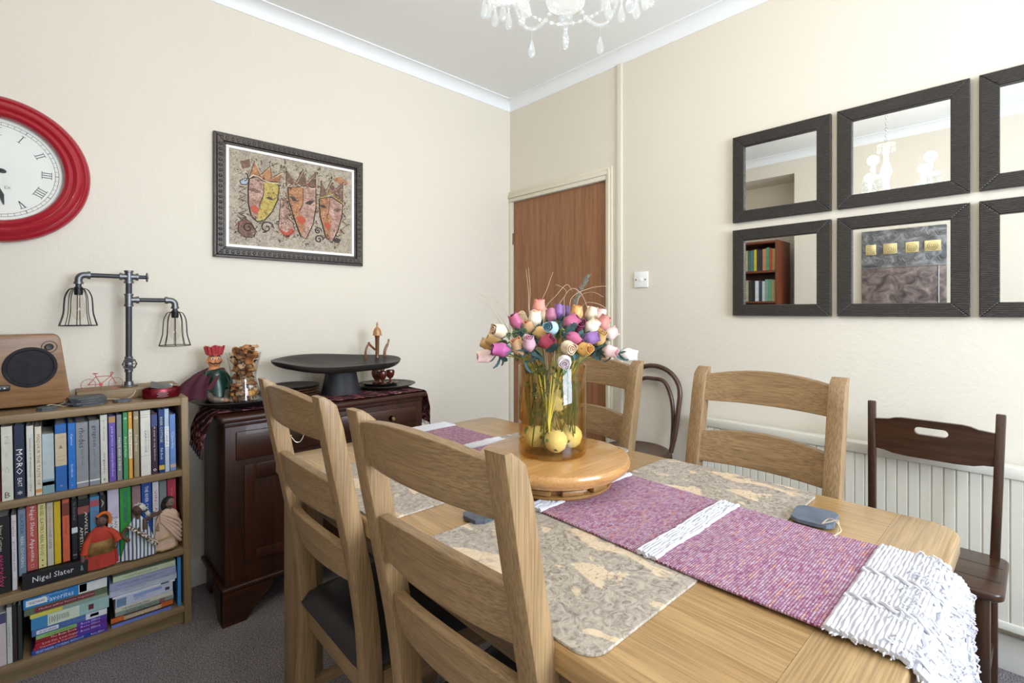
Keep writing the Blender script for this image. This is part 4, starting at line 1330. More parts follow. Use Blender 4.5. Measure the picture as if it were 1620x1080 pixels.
prm = [plain(c, .8, 0, .25) for c in pcols] + [plain('#d9963c', .7, 0, .15), plain('#e3ddd0', .8)]


def rad_at(z):
    pts = [(.062, .012), (.056, .05), (.044, .098), (.047, .12), (.055, .16), (.064, .205)]
    for (a, b), (c, d) in zip(pts, pts[1:]):
        if z <= d:
            return a + (c - a) * max(0, (z - b) / (d - b))
    return .06


def petal(mb, c, s, rn):
    T = Matrix.Translation(c) @ Matrix.Rotation(rn.uniform(0, 6.3), 4, 'Z') @ Matrix.Rotation(rn.uniform(0, 6.3), 4, 'X')
    w, h, cv = s, s * rn.uniform(.5, .9), rn.uniform(.3, .9)
    mb.grid(lambda u, v: ((u - .5) * w * (1 - .5 * (2 * v - 1) ** 2), (v - .5) * h, cv * s * ((u - .5) ** 2 + (v - .5) ** 2)), 4, 4, .0012, T=T)


mb = MB()
for i in range(330):
    z = rn.uniform(.016, .225)
    r = max(.004, (rad_at(min(z, .2)) - .011)) * math.sqrt(rn.random())
    if z > .2:
        r *= .9
    a = rn.uniform(0, 6.3)
    mb.m(rn.randrange(6))
    c = (r * math.cos(a), r * math.sin(a), z)
    if rn.random() < .25:
        mb.ball(c, rn.uniform(.008, .013), 8, 6)
    else:
        petal(mb, c, rn.uniform(.024, .036), rn)
p = mb.obj('potpourri', prm[:6], t)
p['kind'] = 'stuff'
MB().ball((.015, -.034, .035), (.021, .018, .016), 14, 10).obj('orange_pod', prm[6], t)
MB().ball((.018, -.036, .062), (.010, .008, .006), 12, 8).obj('pale_shell', prm[7], t)

t = thing('puppet', 'moustached puppet in a red crown and green coat sitting on the round tray', 'puppet', (.512, 2.405, TZ))
MAR = plain('#5a2530', .8, 0, .2)
mb = MB()
mb.ball((0, 0, .170), (.026, .024, .036), 20, 14)
mb.tube([(0, 0, .145), (0, .004, .11), (.004, .008, .05), (.008, .0, .02)], [.018, .034, .036, .034], 14)
mb.ball((0, -.026, .170), (.0045, .006, .008), 8, 6)
for s in (-1, 1):
    mb.ball((s * .026, .002, .168), (.005, .006, .009), 8, 6)
mb.obj('body', plain('#d98f5c', .5, 0, .08), t)
mb = MB()
for s in (-1, 1):
    mb.m(0).ball((s * .0105, -.0215, .179), (.0062, .003, .0046), 10, 8)
    mb.m(1).ball((s * .0105, -.0242, .179), (.003, .002, .0034), 8, 6)
    mb.tube(smooth_path([(s * .004, -.0245, .189), (s * .011, -.0245, .1915), (s * .019, -.020, .188)], 3), .0013, 5)
    mb.tube(smooth_path([(0, -.027, .1605), (s * .009, -.0275, .158), (s * .018, -.0225, .1615), (s * .022, -.018, .1655)], 3), [.0026] * 4 + [.0022] * 3 + [.0015] * 3, 6)
mb.m(2).tube([(-.006, -.0255, .152), (0, -.027, .151), (.006, -.0255, .152)], .0013, 5)
mb.obj('face_features', [plain('#f1ece0', .4), plain('#15100f', .5), plain('#8a2b24', .5)], t)
mb = MB().grid(lambda u, v: ((.027 + .009 * v + .0025 * math.cos(26 * PI * u)) * math.cos(2 * PI * u), (.026 + .008 * v + .0025 * math.cos(26 * PI * u)) * math.sin(2 * PI * u), .197 + .032 * v + .004 * v * math.cos(10 * PI * u)), 104, 6, .002, wrap=True)
mb.lathe([(.026, .193), (.029, .193), (.029, .199), (.026, .199)], 28, close=True).lathe([(0, .212), (.03, .212)], 24)
mb.obj('pleated_crown', plain('#b23a3e', .6, 0, .15), t)
GRN = plain('#173a2c', .3, .1, .2)
mb = MB().tube(smooth_path([(.0, 0, .135), (.004, .0, .11), (.010, .0, .06), (.012, -.008, .012)], 4), [.022, .032, .038, .042, .043, .043, .044, .045, .046, .047, .048, .048, .048], 18)
mb.tube(smooth_path([(.03, -.004, .118), (.05, -.02, .08), (.04, -.04, .05)], 4), .015, 10).tube(smooth_path([(-.03, -.004, .118), (-.046, -.02, .07), (-.028, -.045, .03)], 4), .014, 10)
mb.obj('green_coat', GRN, t)
mb = MB()
for k in range(4):
    mb.tube(smooth_path([(.03 - .004 * k, -.020, .135), (.0, -.040 + .002 * k, .10 - .006 * k), (-.035, -.038 + .003 * k, .055 - .008 * k), (-.062, -.01, .02)], 5), .0065, 7)
mb.obj('maroon_sash', MAR, t)
mb = MB()
mb.tube(smooth_path([(-.03, -.04, .035), (-.024, -.075, .018), (-.002, -.10, .014), (.012, -.105, .014)], 4), [.013] * 4 + [.014] * 4 + [.012] * 4 + [.010], 10)
mb.tube(smooth_path([(.04, -.04, .04), (.03, -.075, .018), (.018, -.098, .012)], 4), .012, 10)
mb.obj('silvery_sleeve', plain('#8c8274', .35, .5, .4), t)
mb = MB().ball((.02, -.106, .012), (.012, .010, .009), 12, 8)
for k in range(4):
    mb.tube([(.024, -.108 + .004 * k - .006, .012), (.036, -.112 + .004 * k - .006, .008)], .0028, 6)
mb.tube([(.018, -.112, .014), (.024, -.118, .011)], .003, 6)
mb.obj('hand', plain('#a97a66', .5), t)


def cloak(u, v):
    A, B, D, E = Vector((.012, -.028, .128)), Vector((-.012, .032, .14)), Vector((-.045, -.075, .022)), Vector((-.175, .012, .004))
    p = A.lerp(B, v).lerp(D.lerp(E, v), u)
    p.z += .02 * math.sin(u * PI) + .006 * math.sin(v * 16 + u * 3) * min(1, u * 3)
    p.x -= .012 * math.sin(u * PI)
    d = max(0, -.13 - p.x)
    p.z -= d * 1.6
    return p


MB().grid(cloak, 20, 24, .003).obj('maroon_cloak', plain('#4c1a2c', .75, 0, .15), t)

# coffee set on the right of the sideboard
o = MB().lathe([(0, .012), (.10, .012), (.13, .016), (.150, .022), (.152, .020), (.132, .010), (.10, 0), (0, 0)], 56).lathe([(.085, .0125), (.105, .0128), (.105, .0138), (.085, .0135)], 56, close=True).obj('round_plate', plain('#3b3630', .4, .2, .3))
o.location = (1.290, 2.352, CZ)
tag(o, 'broad dark round plate under the wooden coffee set on the sideboard', 'plate')
o = MB().lathe([(0, .006), (.075, .006), (.088, .014), (.090, .012), (.08, 0), (0, 0)], 48).obj('round_tray', plain('#1d1a18', .2, .2))
o.location = (1.270, 2.372, CZ + .0135)
tag(o, 'small glossy black tray under the wooden goblets', 'tray')
GZ = CZ + .0205
PTW = wood('pot_wood', '#4a2614', '#9a6034', 2, .25, .3, 2, .2)
t = thing('coffee_pot', 'tall slim turned wooden coffee pot behind the black bowl', 'pot', (1.262, 2.395, GZ))
MB().lathe([(0, 0), (.024, 0), (.024, .006), (.012, .014), (.026, .035), (.03, .055), (.024, .08), (.012, .10), (.0095, .15), (.011, .235), (.014, .25), (0, .25)], 28).obj('pot_body', PTW, t)
MB().lathe([(.024, .250), (.021, .262), (.02, .272), (.015, .285), (.006, .294), (.004, .30), (.006, .305), (.004, .314), (0, .322), (0, .322)], 24, None).lathe([(0, .250), (.024, .250)], 24).obj('lid', plain('#b98a5c', .35, .2, .3), t)
MB().tube(smooth_path([(-.024, 0, .07), (-.058, 0, .11), (-.066, 0, .165), (-.050, 0, .205), (-.036, 0, .197), (-.012, 0, .175)], 5), .0058, 8).ball((-.047, 0, .211), .007, 8, 6).obj('handle', PTW, t)
MB().tube(smooth_path([(.024, 0, .055), (.045, 0, .09), (.043, 0, .135), (.045, 0, .17), (.062, 0, .205), (.068, 0, .228)], 5), [.009] * 10 + [.0075] * 10 + [.005] * 6, 8).obj('spout', PTW, t)
pr = [(0, 0), (.021, 0), (.02, .004), (.005, .010), (.005, .020), (.015, .028), (.022, .042), (.0235, .056), (.021, .066), (.019, .066), (.02, .055), (.018, .042), (0, .032)]
RB = plain('#5c2617', .15, 0, .25, .3)
for k, (x, y, lb) in enumerate(((1.322, 2.366, 'wooden goblet nearest the right end of the sideboard'), (1.262, 2.338, 'wooden goblet half hidden under the black bowl'))):
    mb = MB().lathe(pr, 28)
    o = mb.obj('goblet', RB)
    o.location = (x, y, GZ)
    tag(o, lb, 'goblet', 'wooden goblets of the coffee set')

# ------------------------------------------------------------------ dining table
TT = .77
tx0, tx1, ty0, ty1 = .491, 1.365, .112, 1.603
t = thing('dining_table', 'rectangular waxed oak dining table in the middle of the room', 'table', ((tx0 + tx1) / 2, (ty0 + ty1) / 2, 0))
hx, hy = (tx1 - tx0) / 2, (ty1 - ty0) / 2
eb = .105
P = [(sx * (hx - .008) + .008 * math.cos(rad(a)), TT - .02 + sz * .012 + .008 * math.sin(rad(a))) for sx, sz, a0 in ((1, 1, 0), (-1, 1, 90), (-1, -1, 180), (1, -1, 270)) for a in (a0, a0 + 30, a0 + 60, a0 + 90)]
MB().prism(P, -hy + eb + .0005, hy - eb - .0005, TM((0, 0, 0), (-1, 0, 0), (0, 0, 1)) @ Matrix.Diagonal((-1, 1, 1, 1))).obj('tabletop', OAKF, t)
for s in (-1, 1):
    P = []
    r = .055
    for cx, a0 in ((hx - r, 0), (-hx + r, 90)):
        for k in range(9):
            a = rad(a0 + 90 * k / 8)
            P.append((cx + r * math.cos(a), s * (hy - r + r * math.sin(a))))
    P += [(-hx, s * (hy - eb)), (hx, s * (hy - eb))]
    if s < 0:
        P = P[::-1]
    MB().prism(P, TT - .04, TT, None, .007, 3, lambda c: abs(abs(c.y) - (hy - eb)) < 1e-4).obj('end_board', OAKFX, t)
lx, ly = hx - .075, hy - .065
for sx in (-1, 1):
    for sy in (-1, 1):
        MB().box(sx * lx - .044, sx * lx + .044, sy * ly - .044, sy * ly + .044, 0, TT - .04, .005).obj('leg', OAK[2], t)
for s in (-1, 1):
    MB().box(s * lx - .012, s * lx + .012, -ly + .044, ly - .044, TT - .13, TT - .04, .002).obj('apron', OAK[1], t)
    MB().box(-lx + .044, lx - .044, s * ly - .012, s * ly + .012, TT - .13, TT - .04, .002).obj('apron', OAK[0], t)


# ------------------------------------------------------------------ cork placemats
def cork_mat():
    m, nt, b = newmat('cork')
    v = coords(nt)
    sw = noise(nt, coords(nt, (1, 1, 1)), 42, 6, 2.4, .7)
    big = noise(nt, coords(nt, (1.3, .8, 1)), 11, 4, .7, .55)
    fl = noise(nt, coords(nt, (60, 200, 60)), 1.3, 3, .4)
    g = ramp(nt, sw, [(.34, C('#6f665d')), (.5, C('#a59a8c')), (.64, C('#bdb2a2'))])
    y = ramp(nt, sw, [(.3, C('#b79c7c')), (.5, C('#d3bd9f')), (.7, C('#dcc9ae'))])
    k = ramp(nt, big, [(.545, (0, 0, 0, 1)), (.57, (1, 1, 1, 1))])
    c = mixc(nt, k, g, y)
    d = ramp(nt, fl, [(.26, (.3, .24, .2, 1)), (.34, (1, 1, 1, 1))])
    nt.links.new(mixc(nt, .8, c, d, 'MULTIPLY'), b.inputs['Base Color'])
    b.inputs['Roughness'].default_value = .42
    bump(nt, b, sw, .08, .001)
    return m


CORK = cork_mat()
for lab, a, b_, c, d in (('cork placemat in front of the chair nearest the camera', .497, .80, .385, .812), ('cork placemat in front of the chair by the radiator', 1.055, 1.352, .368, .772),
                         ('cork placemat in front of the chair nearest the bookcase', .500, .80, .940, 1.36), ('cork placemat on the door side of the table beyond the vase', 1.085, 1.352, .890, 1.302)):
    P = []
    w2, h2, r = (b_ - a) / 2, (d - c) / 2, .032
    for cx, cy, a0 in ((w2 - r, h2 - r, 0), (-w2 + r, h2 - r, 90), (-w2 + r, -h2 + r, 180), (w2 - r, -h2 + r, 270)):
        for k in range(7):
            q = rad(a0 + 15 * k)
            P.append((cx + r * math.cos(q), cy + r * math.sin(q)))
    o = MB().prism(P, 0, .0042, None, .0006, 1).obj('placemat', CORK)
    o.location = ((a + b_) / 2, (c + d) / 2, TT + .0003)
    tag(o, lab, 'placemat', 'cork placemats on the dining table')
slate_tag('slate tag with a knotted string beside the purple runner on the table', (1.182, .330, TT + .0045), .092, .078, .009, .12,
          [[(-.045, -.02, .010), (-.04, -.034, .016), (-.035, -.045, .020), (-.06, -.05, .016), (-.078, -.048, .005)], [(-.045, -.02, .010), (-.03, -.03, .018), (-.045, -.043, .021), (-.07, -.055, .014), (-.082, -.044, .005)], [(-.076, -.046, .005), (-.09, -.048, .004), (-.092, -.04, .004)]],
          .013, 9, plain('#5c6674', .4, 0, .2), 'slate tags lying on the table')
slate_tag('slate tag half hidden behind the top slat of the chair nearest the camera', (.668, .818, TT + .0048), .06, .065, .008, .1, None, .014, 11, plain('#4d545e', .45, 0, .2), 'slate tags lying on the table')


# ------------------------------------------------------------------ purple table runner with white knitted ends
def weave_mat():
    m, nt, b = newmat('purple_weave')
    dots = N(nt, 'ShaderNodeTexBrick', offset=.5)
    v = coords(nt, (1, 1, 1), (0, 0, 0))
    nt.links.new(v, dots.inputs['Vector'])
    dots.inputs['Scale'].default_value = 105
    dots.inputs['Color1'].default_value = (1, 1, 1, 1)
    dots.inputs['Color2'].default_value = (.55, .55, .55, 1)
    dots.inputs['Mortar'].default_value = (0, 0, 0, 1)
    dots.inputs['Mortar Size'].default_value = .085
    dots.inputs['Mortar Smooth'].default_value = .8
    dots.inputs['Brick Width'].default_value = .52
    dots.inputs['Row Height'].default_value = .44
    n1 = noise(nt, coords(nt, (26, 420, 60)), 1.0, 3, .3)
    n2 = noise(nt, coords(nt, (90, 160, 60)), 1.0, 3, .5)
    n3 = noise(nt, coords(nt), 240, 2)
    base = ramp(nt, n3, [(.3, C('#6a2a4a')), (.7, C('#8a4066'))])
    lil = ramp(nt, n2, [(.35, C('#b486a6')), (.6, C('#efe8f4'))])
    c1 = mixc(nt, mixc(nt, .62, (0, 0, 0, 1), dots.outputs[0]), base, lil)
    k = ramp(nt, n1, [(.585, (0, 0, 0, 1)), (.64, (1, 1, 1, 1))])
    nt.links.new(mixc(nt, mixc(nt, 1.0, k, dots.outputs[0], 'MULTIPLY'), c1, C('#e0a873')), b.inputs['Base Color'])
    b.inputs['Roughness'].default_value = .85
    b.inputs['Specular IOR Level'].default_value = .2
    bump(nt, b, dots.outputs[0], .5, .003)
    return m


WEAVE = weave_mat()
WYARN = plain('#c9c8ce', .9, 0, .05, spec=.1)
RP = [(ty0 - .024, .52), (ty0 - .024, TT - .035)]
RP += [(ty0 - .024 + .045 * (1 - math.cos(rad(k * 15))), TT - .035 + .045 * math.sin(rad(k * 15)) - .004) for k in range(1, 7)]
RP += [(ty1 + .010 - .03 * (1 - math.cos(a)), TT - .024 + .03 * math.sin(a)) for a in [rad(90 - k * 15) for k in range(7)]]
RP += [(ty1 + .010, .55)]
RX0, RX1 = .778, 1.118
RL = plen(RP)


def s_of_y(y):
    s = 0
    for (a, b), (c, d) in zip(RP, RP[1:]):
        if a <= y <= c and c > a and b > .7:
            return s + math.hypot(c - a, d - b) * (y - a) / (c - a)
        s += math.hypot(c - a, d - b)
    return s


def runner_pt(s, v, lift=0.0):
    y, z = path_at(RP, min(max(s, 0), RL))
    fl = max(0, .74 - z)
    x = RX0 + (RX1 - RX0) * v
    x += (v - .35) * fl * .18
    wob = .002 * math.sin(s * 23 + v * 4) * math.sin(v * 6)
    if z > TT:
        return Vector((x + .004 * math.sin(s * 9), y, z + max(-.0015, wob) + lift))
    fold = min(1, fl / .1) * .014 * math.sin(v * 11 + 1)
    return Vector((x, y - fold - lift - .05 * fl * v if y < .5 else y + fold + lift, z))


t = thing('table_runner', 'purple woven table runner with white bands and shaggy white knitted ends', 'runner')
ya = [.205, .462, .500, .742, .782, .968, 1.006, 1.232, 1.272, 1.520]
ss = [s_of_y(y) for y in ya]
for i, j in ((0, 1), (2, 3), (4, 5), (6, 7), (8, 9)):
    mb = MB().grid(lambda u, v: runner_pt(ss[i] + (ss[j] - ss[i]) * u, v, .0042), 26, 14, .0035)
    for v in (0.0, 1.0):
        mb.tube([runner_pt(ss[i] + (ss[j] - ss[i]) * k / 26, v, .0018) for k in range(27)], .0026, 6)
    mb.obj('woven_panel', WEAVE, t)


def yarn_rows(s0, s1, rows, amp, seed, v0=-.01, v1=1.01):
    """thick uneven yarns laid across the runner side by side"""
    rn = random.Random(seed)
    mb = MB()
    for r in range(rows):
        s = s0 + (s1 - s0) * (r + .5) / rows
        pts, rr = [], []
        for k in range(31):
            v = v0 + (v1 - v0) * k / 30 + (rn.uniform(-.008, .008) if k in (0, 30) else 0)
            pts.append(runner_pt(s + rn.uniform(-1, 1) * amp, v, .004 + rn.uniform(-.0006, .0012)))
            rr.append(.0043 + rn.uniform(-.0006, .0007))
        mb.tube(pts, rr, 6)
    return mb


for n, (i, j) in enumerate(((1, 2), (3, 4), (5, 6), (7, 8))):
    yarn_rows(ss[i] - .002, ss[j] + .002, 7, .0016, n).obj('white_band', WYARN, t)
sE = [plen(RP[:2]) * .30, ss[0]]
sF = [ss[9], RL - .06]
for n, (a, b_) in enumerate((sE, sF)):
    rows = int((b_ - a) / .0054)
    mb = yarn_rows(a, b_, rows, .0006, 20 + n)
    mb.grid(lambda u, v: runner_pt(a + (b_ - a) * u, v, .0022), 70, 16, .002)
    rn = random.Random(31 + n)
    if n == 0:      # plaited loops and shaggy loose ends
        for v0 in (.30, .62):
            for ph in (0, PI):
                pts = [runner_pt(a + (b_ - a) * k / 90, v0 + .016 * math.sin(k * .55 + ph), .0085 + .002 * math.cos(k * .55 + ph)) for k in range(91)]
                mb.tube(pts, .0032, 6)
        for k in range(420):
            s, v = rn.uniform(a, b_ - .05), rn.random()
            if abs(v - .30) > .1 and abs(v - .62) > .1 and rn.random() < .5:
                continue
            p = runner_pt(s, v, .007)
            q = runner_pt(s - rn.uniform(.006, .016), v + rn.uniform(-.02, .02), .008 + rn.uniform(0, .006))
            m_ = (p + q) / 2 + (runner_pt(s, v, .013) - runner_pt(s, v, .007))
            mb.tube([p, m_, q], .0013, 4)
        for k in range(160):
            s = rn.uniform(a, b_)
            v = rn.choice((-.01, 1.01))
            p = runner_pt(s, v, .003)
            mb.tube([p, p + Vector(((-1 if v < 0 else 1) * rn.uniform(.003, .008), rn.uniform(-.004, .004), rn.uniform(-.004, .002)))], .001, 4)
    mb.obj('knitted_end', WYARN, t)
mb = MB()
rn = random.Random(77)
for s, dz in ((sE[0], -1), (sF[1], -1)):
    for k in range(46):
        v = k / 45
        p = runner_pt(s, v, .003)
        for q in range(3):
            d = Vector((rn.uniform(-.012, .02) + .02 * (v - .4), rn.uniform(-.008, .008), 0))
            mb.tube([p, p + d * .4 + Vector((0, 0, -.035)), p + d + Vector((0, 0, -.09 - rn.uniform(0, .02)))], .0014, 4)
mb.obj('fringe', WYARN, t)

# ------------------------------------------------------------------ lazy susan and amber vase
LX, LY = .9395, .8535
RZ = TT + .0105
LSW = wood('turntable_oak', '#b07c44', '#d0a066', 0, .25, .3, .9, .2)
t = thing('lazy_susan', 'round oak lazy susan on a turned base at the middle of the table', 'turntable', (LX, LY, RZ))
MB().lathe([(0, .034), (.165, .034), (.172, .036), (.178, .046), (.187, .048), (.192, .056), (.192, .064), (.188, .070), (.180, .0725), (0, .0725)], 72).obj('turntable', LSW, t)
MB().lathe([(0, .028), (.150, .028), (.165, .034), (.165, .036), (0, .036)], 64).obj('underside_ring', LSW, t)
mb = MB().lathe([(0, 0), (.140, 0), (.147, .006), (.147, .012), (.135, .015), (.130, .028), (0, .028)], 64)
for k in range(12):
    a = 2 * PI * k / 12
    mb.box(.134, .150, -.026, .026, .0145, .0265, .003, T=Matrix.Rotation(a, 4, 'Z'))
mb.obj('base', wood('turntable_base', '#80582e', '#a37844', 0, .4, 0, 1, .25), t)
VZ = RZ + .0727
t = thing('glass_vase', 'tall amber glass cylinder vase holding wooden roses on the lazy susan', 'vase', (.938, .8547, VZ))
AMB = glass('amber_glass', (.985, .935, .72, 1), rough=.01, ior=1.5, edge=(.93, .72, .25, 1))
MB().lathe([(0, 0), (.078, 0), (.084, .003), (.0865, .010), (.0865, .222), (.0845, .225), (.0825, .222), (.0825, .016), (.078, .012), (0, .011)], 64).obj('vase', AMB, t)
BALLW = wood('pale_burl', '#e6dccb', '#f6eee4', 2, .4, .1, 2.5, .12)
for k, (x, y, z, r, lb) in enumerate(((.949, .852, .985, .030, 'pale wooden fruit highest in the amber vase'), (.912, .820, VZ + .041, .029, 'pale wooden fruit at the front of the amber vase floor'), (.972, .822, VZ + .042, .029, 'pale wooden fruit at the right of the amber vase floor'),
                                    (.908, .886, VZ + .041, .028, 'pale wooden fruit at the left of the amber vase floor'), (.963, .889, VZ + .042, .028, 'pale wooden fruit hidden at the back of the amber vase'))):
    t = thing('wooden_fruit', lb, 'ornament', (x, y, z), 0, 'wooden fruit inside the amber vase')
    MB().lathe([(0, -r * .9), (r * .4, -r * .93), (r * .8, -r * .62), (r, 0), (r * .93, r * .4), (r * .6, r * .82), (r * .25, r * .92), (0, r * .80)], 24).obj('fruit', BALLW, t)
    MB().tube(smooth_path([(0, 0, r * .8), (.002, .002, r * 1.1), (.006, .001, r * 1.3)], 3), .0018, 6).obj('stalk', plain('#6b5a3a', .7), t)

# wooden rosebuds
RC = {'cream': ('#e3cfae', '#d9b79a'), 'pale pink': ('#e6c6c0', '#c98a92'), 'magenta': ('#b0548c', '#8c3a6c'), 'tan': ('#c9a468', '#b08a50'), 'hot pink': ('#b9607f', '#7f2c5c'), 'ivory': ('#e8dcc6', '#dcb48c'), 'coral': ('#dc907e', '#c4685c'),
      'yellow': ('#dfb873', '#c99a50'), 'light blue': ('#a9c4cf', '#4f7f8c'), 'mauve': ('#b8748c', '#a05a7a'), 'purple': ('#86609a', '#5f4080'), 'crimson': ('#a33c52', '#6c1c3c'), 'lilac': ('#c9a0ac', '#b07888'), 'peach': ('#e0b58c', '#c88a62'),
      'wine': ('#8a3a58', '#4a1430'), 'orange': ('#d9a45a', '#b87a3a'), 'white': ('#e9e2e0', '#c9b4bc'), 'dusky pink': ('#c98478', '#a85a5c')}
RS = [((.802, .948, 1.101), (-.79, .602, -.119), 'pale pink', 'pale pink wooden rosebud at the far left tip of the bouquet'), ((.797, .884, 1.12), (-.85, .525, .049), 'magenta', 'magenta wooden rosebud low on the left of the bouquet'),
      ((.843, .991, 1.124), (-.685, .639, .351), 'tan', 'small tan wooden rosebud outermost on the left, above the pale pink tip'), ((.844, .963, 1.136), (-.685, .639, .351), 'tan', 'tan wooden rosebud just above the low magenta one'),
      ((.813, .91, 1.163), (-.98, .036, .198), 'cream', 'cream wooden rosebud with a pink swirl facing left'), ((.854, .899, 1.183), (-.35, .171, .852), 'hot pink', 'big hot pink wooden rosebud at the upper left of the bouquet'),
      ((.9, .924, 1.185), (-.374, -.013, .927), 'cream', 'cream wooden rosebud behind the big hot pink one'), ((.894, .875, 1.188), (-.065, -.142, .988), 'ivory', 'large ivory wooden rosebud pointing up left of centre'),
      ((.938, .903, 1.216), (.037, -.034, .999), 'coral', 'coral wooden rosebud, topmost on the left half of the bouquet'), ((.947, .894, 1.197), (.143, -.134, .981), 'cream', 'cream wooden rosebud just below the coral topmost one'),
      ((.884, .885, 1.162), (-.226, -.084, .97), 'peach', 'peach wooden rosebud under the large ivory one'), ((.881, .847, 1.16), (.472, -.867, .156), 'yellow', 'golden yellow wooden rosebud lying sideways above the crimson one'),
      ((.89, .811, 1.172), (-.948, -.281, .15), 'light blue', 'light blue wooden rosebud with a dark teal swirl'), ((.953, .875, 1.197), (-.037, .034, .999), 'mauve', 'mauve pink wooden rosebud behind the light blue one'),
      ((.976, .867, 1.208), (.037, -.034, .999), 'purple', 'purple wooden rosebud at the top middle, right of the mauve one'), ((1.011, .876, 1.205), (.108, -.101, .989), 'purple', 'narrow purple wooden rosebud left of the orange one at the top'),
      ((.862, .81, 1.139), (.246, -.855, .457), 'crimson', 'crimson wooden rosebud with a wine swirl left of centre'), ((.834, .835, 1.132), (-.412, -.283, .866), 'lilac', 'lilac pink wooden rosebud with open petals left of the crimson one'),
      ((.832, .865, 1.121), (-.438, .103, .893), 'peach', 'peach wooden rosebud between the magenta and lilac pink ones'), ((.88, .916, 1.15), (-.327, -.122, .937), 'ivory', 'greyish ivory wooden rosebud deep behind the lilac pink one'),
      ((.942, .803, 1.182), (.495, -.615, .614), 'hot pink', 'hot pink wooden rosebud right of the light blue one'), ((.974, .801, 1.173), (-.414, -.748, .518), 'wine', 'wine red wooden rosebud with a dark swirl in the middle of the bouquet'),
      ((.917, .772, 1.149), (.136, -.819, -.557), 'hot pink', 'hot pink wooden rosebud with a purple swirl pointing down at centre'), ((.955, .75, 1.146), (.61, -.72, .331), 'purple', 'purple wooden rosebud lying sideways right of centre'),
      ((.995, .823, 1.203), (.005, -.14, .99), 'orange', 'orange wooden rosebud standing at the top of the bouquet'), ((1.046, .816, 1.2), (.075, -.137, .988), 'cream', 'cream wooden rosebud at the top right of the bouquet'),
      ((.989, .773, 1.17), (.378, -.526, .762), 'ivory', 'ivory wooden rosebud below the cream one at the top right'), ((1.041, .779, 1.176), (.283, -.412, .866), 'dusky pink', 'dusky pink wooden rosebud at the right of the bouquet'),
      ((1.079, .812, 1.195), (.231, -.216, .949), 'pale pink', 'pale pink wooden rosebud highest on the right edge'), ((1.011, .766, 1.141), (-.2, -.595, .779), 'tan', 'tan wooden rosebud with a swirl right of the sideways purple one'),
      ((1.097, .796, 1.15), (.528, -.687, .499), 'pale pink', 'pale pink wooden rosebud on the right edge above the pink and white pair'), ((.885, .761, 1.129), (-.325, -.94, -.101), 'cream', 'cream wooden rosebud with a swirl facing the camera at the vase rim'),
      ((.92, .742, 1.124), (-.002, -.999, .052), 'orange', 'orange brown wooden rosebud with a swirl facing the camera'), ((.873, .758, 1.096), (-.71, -.689, -.148), 'white', 'white wooden rosebud with a mauve swirl hanging lowest over the vase rim'),
      ((1.03, .749, 1.113), (.325, -.938, -.124), 'pale pink', 'pale pink wooden rosebud low on the right beside the white tip'), ((1.089, .735, 1.101), (.691, -.713, -.119), 'white', 'white wooden rosebud at the far right tip of the bouquet')]
CAL = plain('#4d6a66', .7, 0, .2)
LEAF = [plain('#4f6f72', .65, 0, .2), plain('#5b7350', .65, 0, .2), plain('#3f5a5c', .65, 0, .2)]
STEM = [plain('#6f7d33', .6, 0, .15), plain('#a8a24c', .6, 0, .15), plain('#55632c', .6, 0, .15)]
rn = random.Random(12)
